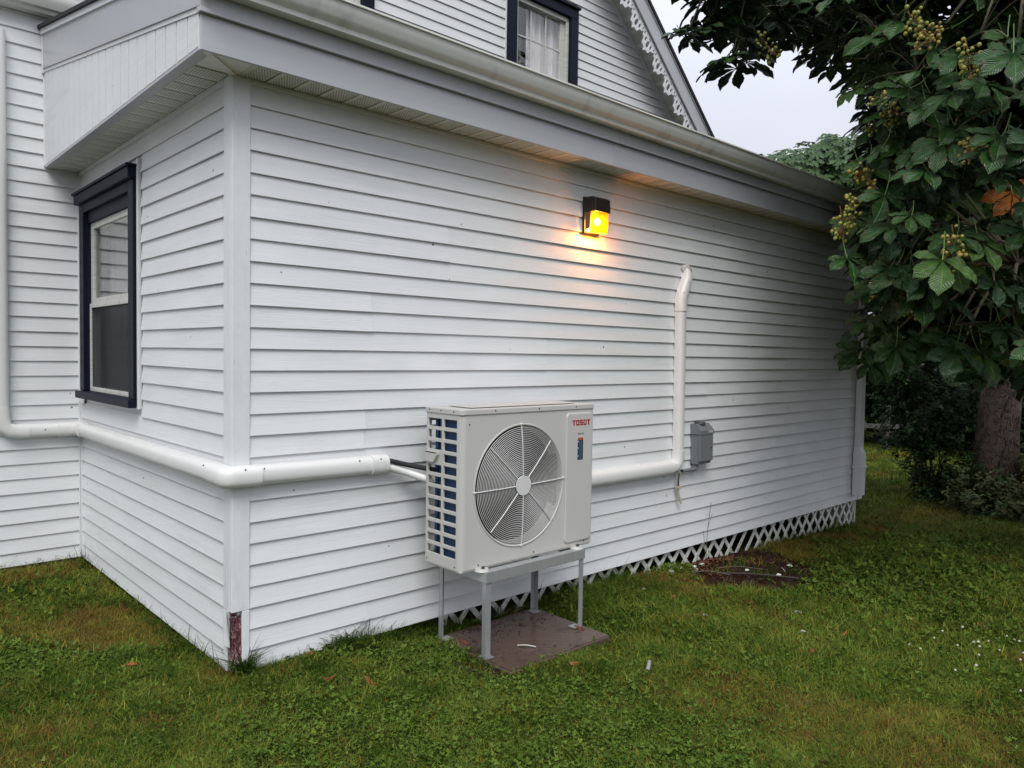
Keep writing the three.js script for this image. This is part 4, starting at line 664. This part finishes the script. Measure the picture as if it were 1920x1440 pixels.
  // rest of the crown; big holds clumps added out of view to shade the wall
  const big = [[6.3, 6.6, 2.6, 1.5], [6.9, 5.0, 3.3, 1.3], [7.2, 4.0, 2.6, 1.0], [5.2, 5.6, 2.2, 1.1], [7.6, 3.0, 1.9, .7], [4.6, 5.6, 1.0, .8], [6.2, 6.6, .9, 1.0], [5, 4.2, 2.9, 1.0], [6.1, 3.4, 3.2, 1.1], [5.6, 2.3, 3.0, .7], [7, 2.5, 3.3, 1.0], [4.6, 5.4, 2.6, 1.1], [5.6, 5.8, 3.8, 1.2], [7.2, 5.8, 4.4, 1.4], [5.0, 6.6, 1.6, 1.2], [4.5, 5.1, 2.1, .8], [5.8, 4.6, 2.0, .9]];
  const all = [...BACK.map(b => [...b, 520]), ...big.map(b => [...b, 300])], per = [[], [], []], dm = new THREE.Object3D();
  for (const [x, y, z, rad, dens] of all) {
    const n = Math.round(dens * rad * rad * .72);
    for (let i = 0; i < n; i++) { const d = qRnd(r).normalize(), q = Math.cbrt(.12 + .9 * r()) * (.8 + .45 * fbm(d.x * 2 + x, d.y * 2 + y, d.z * 2 + z, 2)); dm.position.set(x + d.x * rad * q, y + d.y * rad * q, z + d.z * rad * q).sub(O); dm.quaternion.copy(qFrom(V(d.x * .5 - .1, 1, d.z * .5 + .1).addScaledVector(qRnd(r), .4), V(d.x, -.3, d.z).addScaledVector(qRnd(r), .7))); dm.scale.setScalar(.85 + .5 * r()); dm.updateMatrix(); per[Math.floor(r() * 3)].push(dm.matrix.clone()); }
  }
  per.forEach((l, k) => { const im = new THREE.InstancedMesh(lowGeos[k], LEAF[k], l.length); l.forEach((m, i) => im.setMatrixAt(i, m)); im.name = 'crown'; im.userData.kind = 'stuff'; tree.add(im); });
  // fruit clusters
  const stem = std(lin(.17, .085, .03), .7), ball = [std(lin(.24, .25, .04), .5), std(lin(.28, .23, .045), .5)], ico = new THREE.IcosahedronGeometry(1, 1);
  FRUIT.forEach(([x, y, z], fi) => {
    const p = V(x, y, z), st = [], fr = []; const dir = V((r() - .5) * .8, fi % 3 ? .35 : -.6, (r() - .5) * .8).normalize(), L = .17 + .06 * r(); const end = dir.clone().multiplyScalar(L);
    st.push(tube([V(0, 0, 0), end.clone().multiplyScalar(.5).add(V(.01, 0, 0)), end], .0035, 8, 5));
    for (let i = 0; i < 30; i++) { const t = .12 + .88 * r(), b = end.clone().multiplyScalar(t), o = qRnd(r).normalize().multiplyScalar(.03 + .045 * r()).add(V(0, -.008, 0)), e = b.clone().add(o), s = .0085 + .0055 * r(); st.push(tube([b, b.clone().addScaledVector(o, .5).add(V(0, .006, 0)), e], .0016, 4, 4)); const g = ico.clone(); g.scale(s, s * 1.1, s); g.translate(e.x, e.y, e.z); fr.push(g); }
    const f = mesh('fruit_cluster', merge(st), stem, tree); f.position.copy(p).sub(O); const bm = mesh('fruits', merge(fr), ball[fi % 2], f); bm.userData.kind = 'stuff'; f.userData.label = 'cluster of small yellow green fruits on reddish stems';
  });
}
// generic small-leaved shrub
const smallLeaf = (() => { const g = leaflet(.07, .021, 3, 2, .3, .3, rng(3)); return g; })();
const shrubLeaf = (() => { const gs = [], r = rng(8); for (let i = 0; i < 7; i++) { const g = leaflet(.06 + .03 * r(), .017 + .008 * r(), 3, 2, .4, .3, r); g.rotateX(-.6 * r()); g.rotateY(i * 2.4 + r()); g.translate((r() - .5) * .06, .014 * i - .04, (r() - .5) * .06); gs.push(g); } return merge(gs); })();
function shrub(name, label, cat, base, blobs, cols, seed, group, geo = shrubLeaf, dens = 1900, sc = .78) {
  const t = thing(name, label, cat, base, 0, group), O = V(...base), r = rng(seed), st = [], mats = [], colr = [], dm = new THREE.Object3D();
  for (const [x, y, z, rad, ry = rad] of blobs) {
    const c = V(x, y, z).sub(O); for (let k = 0; k < 3; k++) { const e = c.clone().add(V((r() - .5) * rad, ry * .3 * (r() - .3), (r() - .5) * rad)); const b = V((r() - .5) * .25, -.05, (r() - .5) * .25); st.push(taperTube([b, b.clone().lerp(e, .5).add(V((r() - .5) * .15, .1, (r() - .5) * .15)), e], [.018, .011, .005], 8, 5)); }
    const n = Math.round(dens * rad * Math.max(rad, ry));
    for (let i = 0; i < n; i++) { const d = qRnd(r).normalize(), q = Math.cbrt(.06 + .94 * r()) * (.62 + .75 * fbm(d.x * 2.3 + x * 3, d.y * 2.3 + y, d.z * 2.3 + z, 3)); dm.position.set(c.x + d.x * rad * q, c.y + d.y * ry * q, c.z + d.z * rad * q); if (dm.position.y + O.y < gy(dm.position.x + O.x, dm.position.z + O.z) + .01) continue; dm.quaternion.copy(qFrom(V(d.x * .5, 1, d.z * .5).addScaledVector(qRnd(r), .6), qRnd(r))); dm.scale.setScalar((.75 + .6 * r()) * sc); dm.updateMatrix(); mats.push(dm.matrix.clone()); const a = cols[Math.floor(r() * cols.length)], k = .75 + .5 * r(); colr.push(lin(a[0] * k, a[1] * k, a[2] * k)); }
  }
  mesh('stems', merge(st), M.twig, t).userData.kind = 'stuff';
  const im = new THREE.InstancedMesh(geo, new THREE.MeshPhysicalMaterial({ color: lin(1, 1, 1), roughness: .7, specularIntensity: .3, side: THREE.DoubleSide }), mats.length); mats.forEach((m, i) => { im.setMatrixAt(i, m); im.setColorAt(i, colr[i]); }); im.name = 'foliage'; im.userData.kind = 'stuff'; t.add(im); return t;
}
const G1 = [[.022, .05, .014], [.03, .06, .018], [.018, .04, .012]], G2 = [[.05, .075, .022], [.07, .09, .03], [.035, .06, .018], [.09, .085, .03]], G3 = [[.055, .085, .025], [.07, .10, .03], [.04, .07, .022]];
shrub('shrub', 'dark loose shrub between the house end and the tree trunk', 'shrub', [9.9, -.42, -.25], SHRUB, G1, 51);
shrub('shrub', 'low mottled bush at the foot of the trunk', 'shrub', [9.6, -.4, 1.1], [[9.2, -.18, .55, .42, .34], [8.8, -.26, .75, .34, .22], [9.7, .0, 1.2, .5, .45], [10.2, .25, 1.3, .6, .6], [8.9, -.25, 1.15, .4, .28], [9.3, -.1, 1.7, .5, .4]], G2, 52);
shrub('hedge', 'dark hedge at the far edge of the lawn', 'hedge', [17.5, -.45, -3.5], [[16.4, 1.0, -4.6, 1.3, 1.5], [17.4, 1.2, -3.4, 1.5, 1.7], [17.0, .9, -2.2, 1.2, 1.4], [17.8, 1.2, -1.0, 1.5, 1.7], [17.4, 1.0, .4, 1.3, 1.5], [18, 1.2, 1.8, 1.5, 1.7], [18.9, 2.6, -1.6, 1.3], [18.9, 2.8, 0.4, 1.4], [18.8, 2.8, 2.6, 1.5], [17.5, 1.2, 3.2, 1.5, 1.7], [17.8, 1.2, 4.8, 1.6, 1.7]], G1, 53, undefined, shrubLeaf, 420, 2.2);
{
  const O = V(BGO[0], -.46, BGO[1]), t = thing('background_tree', 'leafy green tree rising behind the extension roof', 'tree', [O.x, O.y, O.z]);
  const r = rng(61), mats = [[], [], []], dm = new THREE.Object3D();
  mesh('trunk', taperTube([V(0, -.1, 0), V(.05, 2.4, 0), V(-.05, 4.8, .1), V(0, 7, 0)], [.32, .26, .2, .08], 20, 12), M.bark, t);
  for (const [a, b, c] of [[-2.2, 6.4, -1.5], [2, 6.6, 1.4], [.6, 6, 2.0], [-.4, 7.2, -1.8]]) mesh('limb', taperTube([V(0, 3.4, .05), V(a * .5, b * .78, c * .5), V(a, b, c)], [.13, .09, .03], 12, 7), M.bark, t);
  for (const [x, y, z, rad] of BGT)
    for (let i = 0; i < 190 * rad * rad; i++) { const d = qRnd(r).normalize(), q = Math.cbrt(.25 + .8 * r()) * (.72 + .55 * fbm(d.x * 2.6 + x, d.y * 2.6 + y, d.z * 2.6, 3)); dm.position.set(x + d.x * rad * q, y + d.y * rad * q, z + d.z * rad * q).sub(O); dm.quaternion.copy(qFrom(V(d.x * .7 - .15, .9, d.z * .7 + .2).addScaledVector(qRnd(r), .35), V(d.x, -.4, d.z).addScaledVector(qRnd(r), .6))); dm.scale.setScalar(1.0 + .5 * r()); dm.updateMatrix(); mats[i % 3].push(dm.matrix.clone()); }
  const lm = leafMat([.20, .31, .13], [.30, .40, .20], 8, .5);
  mats.forEach((l, k) => { const im = new THREE.InstancedMesh(lowGeos[k], lm, l.length); l.forEach((m, i) => im.setMatrixAt(i, m)); im.name = 'crown'; im.userData.kind = 'stuff'; t.add(im); });
}
{
  const t = thing('fence', 'weathered grey rail fence beyond the far lawn', 'fence', [15.6, -.46, -3.0]);
  const fg = std(lin(.075, .07, .065), .9);
  for (const x of [-.9, 0]) mesh('post', RB(x - .05, x + .05, -.1, 1.0, -.05, .05, .01), fg, t);
  for (const y of [.55]) mesh('rail', RB(-1.5, .3, y - .05, y + .05, .052, .08, .008), fg, t);
  t.rotation.y = -.9;
}
// ------------------------------------------------------------------ lawn
{
  const r = rng(900), blade = (L, w, lean, az, bx, bz) => { // curved blade, five triangles
    const p = [], ca = Math.cos(az), sa = Math.sin(az), P = (s, t) => { const h = L * t * (1 - .25 * lean * t), o = L * lean * t * t, ww = w * (1 - t * .8) * s; return [bx + ca * o - sa * ww, h, bz + sa * o + ca * ww]; };
    const q = (a, b, c) => p.push(...a, ...b, ...c); for (const [t0, t1] of [[0, .45], [.45, .8]]) { q(P(-1, t0), P(1, t0), P(-1, t1)); q(P(1, t0), P(1, t1), P(-1, t1)); } q(P(-1, .8), P(1, .8), P(0, 1));
    const g = new THREE.BufferGeometry(); g.setAttribute('position', new THREE.Float32BufferAttribute(p, 3)); g.computeVertexNormals(); return g;
  };
  const tone = (g, k) => { const n = g.attributes.position.count, c = new Float32Array(n * 3); for (let i = 0; i < n; i++) { c[i * 3] = k[0]; c[i * 3 + 1] = k[1]; c[i * 3 + 2] = k[2]; } g.setAttribute('color', new THREE.BufferAttribute(c, 3)); return g; };
  const blTone = q => { const v = .55 + .9 * q(); return q() < .16 ? [1.7 * v, 1.15 * v, .9 * v] : [v * (.85 + .3 * q()), v, v * .9]; };
  const tuft = (n, L0, L1, w, sp, seed) => { const q = rng(seed), gs = []; for (let i = 0; i < n; i++) gs.push(tone(blade(lerp(L0, L1, q()), w * (.7 + .6 * q()), .35 + 1.3 * q(), q() * 6.28, (q() - .5) * sp, (q() - .5) * sp), blTone(q))); return mergeGeometries(gs); };
  const trefoil = seed => { const q = rng(seed), gs = []; for (let i = 0; i < 8; i++) { const cx = (q() - .5) * .11, cz = (q() - .5) * .11, h = .008 + .02 * q(), a0 = q() * 6, t = (v => [v, v, v])(.6 + .7 * q()), tilt = q() * .7, ta = q() * 6; for (let k = 0; k < 3; k++) { const s = .0034 + .0018 * q(), g = new THREE.CircleGeometry(s, 5).toNonIndexed(); g.deleteAttribute('uv'); g.scale(1, 1.25, 1); g.translate(0, s * 1.2, 0); g.rotateX(-Math.PI / 2 + .35); g.rotateY(a0 + k * 2.09); g.rotateX(tilt * Math.cos(ta)); g.rotateZ(tilt * Math.sin(ta)); g.translate(cx, h, cz); gs.push(tone(g, t)); } } return mergeGeometries(gs); };
  const kinds = [tuft(34, .014, .042, .0012, .085, 1), tuft(34, .012, .036, .0013, .09, 2), tuft(32, .018, .050, .0011, .08, 3), trefoil(4), trefoil(5), tuft(13, .05, .12, .0014, .05, 6)];
  const sets = kinds.map(() => ({ m: [], c: [] })), dm = new THREE.Object3D();
  const pal = { dark: [.020, .046, .005], mid: [.047, .088, .011], light: [.130, .178, .032], olive: [.14, .13, .026], brown: [.125, .078, .030], rust: [.105, .046, .018] };
  const cp = camera.position, f2 = new THREE.Vector2(.679, -.733).normalize();
  const visible = (x, z) => { const dx = x - cp.x, dz = z - cp.z, d = Math.hypot(dx, dz); return d > 1.7 && (dx * f2.x + dz * f2.y) / d > .70; };
  const place = (k, x, z, s, c) => { dm.position.set(x, gy(x, z) - .004, z); dm.rotation.set((r() - .5) * .3, r() * 6.28, (r() - .5) * .3); dm.scale.set(s, s * (.8 + .5 * r()), s); dm.updateMatrix(); sets[k].m.push(dm.matrix.clone()); const j = .7 + .6 * r(); sets[k].c.push(lin(c[0] * j, c[1] * j, c[2] * j)); };
  const mixc = (a, b, t) => a.map((v, i) => lerp(v, b[i], t));
  const colour = (x, z) => {
    const b = brownAt(x, z), n = fbm(x * 1.5 + 3, z * 1.5 + 40, 9, 4), l = fbm(x * 4 + 13, z * 4, 2, 3), q = r();
    let c = mixc(pal.dark, pal.mid, smooth(.3, .62, n)); c = mixc(c, pal.light, smooth(.52, .75, l) * .75); if (q < .17) c = pal.light; else if (q < .30) c = pal.olive;
    if (r() < b * .6) c = r() < .25 ? pal.rust : r() < .6 ? pal.olive : pal.brown; else if (b > .3) c = mixc(c, pal.olive, .5 * b);
    return c;
  };
  const ok = (x, z) => !inHouse(x, z) && !(x > PAD.x0 - .005 && x < PAD.x1 + .005 && z > PAD.z0 - .02 && z < PAD.z1 + .005);
  let tries = 0;
  for (let i = 0; i < 150000; i++) {
    const x = lerp(-3.2, 8.6, r()), z = lerp(-2.75, 3.3, r()); if (!visible(x, z) || !ok(x, z)) continue;
    const d = Math.hypot(x - cp.x, z - cp.z); if (r() > clamp(Math.pow(3.4 / d, 1.25), .12, 1)) continue;
    const s = soilAt(x, z); if (r() < s * .97) continue;
    const clover = smooth(.50, .66, fbm(x * 1.2 + 60, z * 1.2 + 6, 14, 3)) * .30 + .10; const b = brownAt(x, z);
    const k = r() < clover * (1 - b) ? 3 + (r() < .5 ? 1 : 0) : Math.floor(r() * 3), big = clamp(d / 3.6, .9, 1.9);
    place(k, x, z, (.8 + .5 * r()) * big * (1 - .25 * b), k > 2 ? mixc(pal.mid, pal.light, r() * .6) : colour(x, z));
  }
  for (let i = 0; i < 36000; i++) { // the lawn beyond the house
    const x = lerp(6.9, 26, Math.pow(r(), 1.3)), z = lerp(-9, 6, r()); if (!visible(x, z) || inHouse(x, z)) continue; place(Math.floor(r() * 3), x, z, 1.7 + r() * .9, colour(x, z));
  }
  // longer grass left by the mower along the walls
  for (let i = 0; i < 620; i++) { const q = r(); let x, z; if (q < .45) { x = lerp(.02, 1.9, r() * r()); z = .02 + .07 * r() * r(); } else if (q < .8) { x = lerp(1.6, 6.9, r()); z = .01 + .05 * r(); } else if (q < .93) { x = -.02 - .07 * r() * r(); z = lerp(zM, -.1, r()); } else { x = lerp(-1.5, -.05, r()); z = zM + .02 + .05 * r(); } if (!ok(x, z) || soilAt(x, z) > .5 || fbm(x * 3, z * 3, 44, 2) < .42) continue; place(5, x, z, .75 + .9 * r(), mixc(pal.mid, pal.dark, r())); }
  for (let i = 0; i < 420; i++) { const x = 2.55 + (r() - .5) * .9, z = .22 + (r() - .5) * .36; place(r() < .25 ? 5 : 2, x, z, .8 + .5 * r(), mixc(pal.mid, pal.dark, r() * .8)); } // thick tuft by the stand
  const gm = new THREE.MeshPhysicalMaterial({ color: lin(1, 1, 1), roughness: .8, specularIntensity: .15, vertexColors: true, side: THREE.DoubleSide });
  sets.forEach((s, k) => { const im = new THREE.InstancedMesh(kinds[k], gm, s.m.length); s.m.forEach((m, i) => { im.setMatrixAt(i, m); im.setColorAt(i, s.c[i]); }); im.name = numbered(k === 3 || k === 4 ? 'clover' : 'grass'); im.userData = { kind: 'stuff', label: ['short mown green grass of the lawn', 'worn olive grass of the lawn', 'upright grass of the lawn', 'clover leaves in the lawn', 'weedy clover in the lawn', 'long grass standing along the walls'][k], category: k === 3 || k === 4 ? 'clover' : 'grass' }; scene.add(im); });
  console.log('grass', sets.map(s => s.m.length));
}
// ------------------------------------------------------------------ litter on the lawn
{
  const curl = (L, W, c, seed) => { const q = rng(seed), g = new THREE.PlaneGeometry(W, L, 6, 12), p = g.attributes.position; for (let i = 0; i < p.count; i++) { const t = p.getY(i) / L + .5, w = Math.pow(Math.sin(Math.PI * clamp(t, .02, .98)), .7), x = p.getX(i) * w; p.setXYZ(i, x + .1 * L * Math.sin(t * 2 + seed), c * Math.cos(x / W * 4) * .4 * W + .12 * L * Math.sin(t * 3.1 + seed) + .003 * q(), p.getY(i)); } g.computeVertexNormals(); return g; };
  const cols = [lin(.34, .085, .022), lin(.24, .055, .018), lin(.40, .13, .035), lin(.16, .035, .016)], mats = cols.map((c, i) => std(c, .55, { bumpMap: leafBump, bumpScale: .002 })), geos = [0, 1, 2, 3].map(i => curl(.10, .035, .5, i + 3));
  const spots = [[.426, .529, 1.15, 0, 'curled rust leaf on the lawn before the corner post'], [.30, .36, .9, 1, 'small rust leaf on bare soil near the corner'], [1.374, .886, 1.1, 2, 'orange leaf lying in front of the slab'], [2.735, .53, 1.0, 0, 'rust leaf right of the slab toward the lattice'], [2.546, .813, 1.15, 1, 'long dark rust leaf beside a white chip'], [2.993, 1.539, .8, 2, 'orange leaf standing in the open lawn'], [3.62, 1.711, 1.2, 2, 'long orange leaf near the clover flowers'], [2.533, 1.58, .9, 1, 'red brown leaf flat in the open lawn'], [.378, .03, .8, 2, 'orange leaf caught against the wall foot'], [2.337, .16, .9, 1, 'rust leaf at the lattice by the stand'], [1.78, .56, .8, 3, 'crumpled red leaf on the slab by the right leg'], [3.1, .9, .8, 3, 'dark red leaf near the soil patch'], [2.85, .35, .8, 3, 'dark leaf in the tall tuft'], [3.9, 2.0, .8, 2, 'orange leaf among white clover flowers'], [1.15, .30, .8, 3, 'dark leaf at the back edge of the slab'], [-.34, -.35, .7, 0, 'rust leaf in worn turf by the side wall'], [4.7, 1.3, .9, 0, 'rust leaf in the shaded lawn'], [5.8, 1.2, .9, 3, 'dark red leaf in deep shade under the branches']];
  const q = rng(77); spots.forEach(([x, z, s, k, label], i) => { const onPad = x > PAD.x0 && x < PAD.x1 && z > PAD.z0 && z < PAD.z1; const m = tag(mesh('fallen_leaf', geos[i % 4], mats[k]), label, 'leaf', 'fallen leaves on the lawn'); m.position.set(x, onPad ? PAD.y + .006 : gy(x, z) + .022, z); m.rotation.set((q() - .5) * .5, q() * 6, (q() - .5) * .5); m.scale.set(s * .8, s * 1.1, s * .8); });
  // white chips
  const chip = std(lin(.62, .62, .6), .6), chips = [[3.32, .094, .032, 'largest white paint chip under the lattice'], [3.63, .10, .02, 'white chip in the heap under the lattice'], [3.56, .16, .018, 'white chip at the heap edge'], [3.75, .09, .02, 'curled white chip by the lattice heap'], [3.50, .07, .018, 'small white chip against the lattice'], [3.166, 1.175, .026, 'white chip on the open grass'], [2.828, 1.376, .02, 'white chip beside the orange leaf'], [2.60, .86, .018, 'white chip beside the long dark leaf'], [2.75, .28, .018, 'pale chip in the tall tuft'], [3.98, .62, .022, 'white chip at the front of the soil patch'], [4.35, .52, .022, 'upright white chip on the soil patch'], [3.9, .40, .018, 'white chip in the middle of the soil patch']];
  chips.forEach(([x, z, s, label], i) => { const g = new THREE.IcosahedronGeometry(1, 1), p = g.attributes.position; for (let k = 0; k < p.count; k++) { const n = .7 + .6 * vnoise(p.getX(k) * 2 + i, p.getY(k) * 2, p.getZ(k) * 2); p.setXYZ(k, p.getX(k) * n, p.getY(k) * n * .5, p.getZ(k) * n * .8); } g.computeVertexNormals(); const m = tag(mesh('paint_chip', g, chip), label, 'chip', 'white chips on the ground'); m.scale.setScalar(s); m.position.set(x, gy(x, z) + .02, z); m.rotation.y = i * 1.7; });
  // white clover heads
  const ball = new THREE.IcosahedronGeometry(.0062, 1), stalk = new THREE.CylinderGeometry(.0008, .0008, .03, 4), cm = std(lin(.50, .47, .41), .8), sm = std(lin(.05, .09, .02), .7);
  for (let i = 0; i < 30; i++) { const x = 3.35 + (q() - .5) * 1.1, z = 2.25 + (q() - .5) * .75, t = thing('clover_flower', 'white clover flower in the lush clover patch of the lawn', 'flower', [x, gy(x, z) + .012, z], 0, 'white clover flowers'); const b = mesh('flower_head', ball, cm, t); b.position.y = .036; b.scale.setScalar(.8 + .6 * q()); const s = mesh('stalk', stalk, sm, t); s.position.y = .015; }
  const stick = (label, pts, rad, c) => tag(mesh('stick', tube(pts.map(([x, h, z]) => V(x, gy(x, z) + h, z)), rad, 14, 6), std(c, .8)), label, 'stick');
  stick('grey wood sliver lying on the open grass', [[1.54, .03, 1.22], [1.59, .034, 1.19], [1.65, .03, 1.15]], .010, lin(.30, .29, .27));
  stick('thin pale rod lying on the soil patch', [[4.12, .02, .60], [4.17, .024, .56], [4.22, .02, .52]], .003, lin(.45, .45, .43));
  stick('long dark stick along the front of the soil patch', [[3.62, .03, .36], [3.78, .035, .52], [3.98, .03, .78]], .007, lin(.045, .036, .03));
  stick('pale twig across the soil patch', [[3.72, .03, .25], [3.86, .04, .33], [4.0, .03, .48]], .003, lin(.12, .09, .06));
  stick('bent wire at the left edge of the soil patch', [[3.42, .03, .22], [3.52, .045, .30], [3.62, .03, .42]], .0025, lin(.12, .12, .1));
  const sl = tag(mesh('straw', tube([V(1.34, PAD.y + .006, .51), V(1.37, PAD.y + .012, .555), V(1.40, PAD.y + .006, .59)], .004, 10, 6), std(lin(.45, .43, .4), .5)), 'short pale straw lying on the brown slab', 'straw');
  const yl = new THREE.SphereGeometry(.014, 10, 8); yl.scale(1, .5, .8); const ym = tag(mesh('yellow_leaf', yl, std(lin(.55, .42, .09), .5)), 'small round yellow leaf on the open lawn', 'leaf'); ym.position.set(3.21, gy(3.21, 1.63) + .03, 1.63);
  // tall grass stalk against the wall
  tag(mesh('weed', merge([tube([V(3.87, gy(3.87, .05), .05), V(3.88, .08, .05), V(3.93, .33, .045)], .0022, 12, 5), tube([V(3.86, gy(3.86, .05), .05), V(3.83, .0, .06), V(3.80, .12, .06)], .0018, 10, 5), tube([V(3.885, .12, .05), V(3.92, .2, .05), V(3.945, .24, .05)], .0014, 8, 5)]), M.twig), 'tall dry grass stalk against the siding above the lattice', 'weed');
  { // rust coloured leaf litter between the soil patch and the lattice
    const lg = [], lr = rng(55); for (let i = 0; i < 260; i++) { const x = lerp(2.9, 4.75, lr()), z = .03 + .42 * lr() * lr(); if (fbm(x * 3, z * 3, 66, 2) < .40) continue; const g = geos[i % 4].clone(); g.scale(.25 + .3 * lr(), .3 + .3 * lr(), .25 + .35 * lr()); g.rotateX((lr() - .5) * .8); g.rotateY(lr() * 6.3); g.translate(x, gy(x, z) + .014 + .02 * lr(), z); lg.push(g); }
    const lm = mesh('leaf_litter', merge(lg), std(lin(.13, .042, .018), .7)); lm.userData = { kind: 'stuff', label: 'rust coloured leaf litter along the lattice foot', category: 'leaf litter' };
  }
  // clods of red soil
  const gs = []; for (let i = 0; i < 420; i++) { const u = q(), x = u < .55 ? 4.08 + (q() - .5) * 1.3 : u < .85 ? 1.0 + (q() - .5) * .35 : .36 + (q() - .5) * .3, z = u < .55 ? .40 + (q() - .5) * .9 : u < .85 ? .72 + (q() - .5) * .5 : .42 + (q() - .5) * .2; if (soilAt(x, z) < .45 || (x > PAD.x0 && x < PAD.x1 && z > PAD.z0 && z < PAD.z1)) continue; const s = .005 + .022 * q() * q(), g = new THREE.IcosahedronGeometry(s, 1), p = g.attributes.position; for (let k = 0; k < p.count; k++) { const n = .7 + .6 * vnoise(p.getX(k) / s * 1.5 + i, p.getY(k) / s * 1.5, p.getZ(k) / s * 1.5); p.setXYZ(k, p.getX(k) * n, p.getY(k) * n * .7, p.getZ(k) * n); } g.computeVertexNormals(); g.translate(x, gy(x, z) + s * .4, z); gs.push(g); }
  const so = mesh('soil_clods', merge(gs), std(lin(.024, .010, .008), .95)); so.userData = { kind: 'stuff', label: 'dark red clods of dug soil', category: 'soil' };
}
scene.traverse(o => { if (o.isMesh) { o.castShadow = true; o.receiveShadow = true; } });
renderer.render(scene, camera);
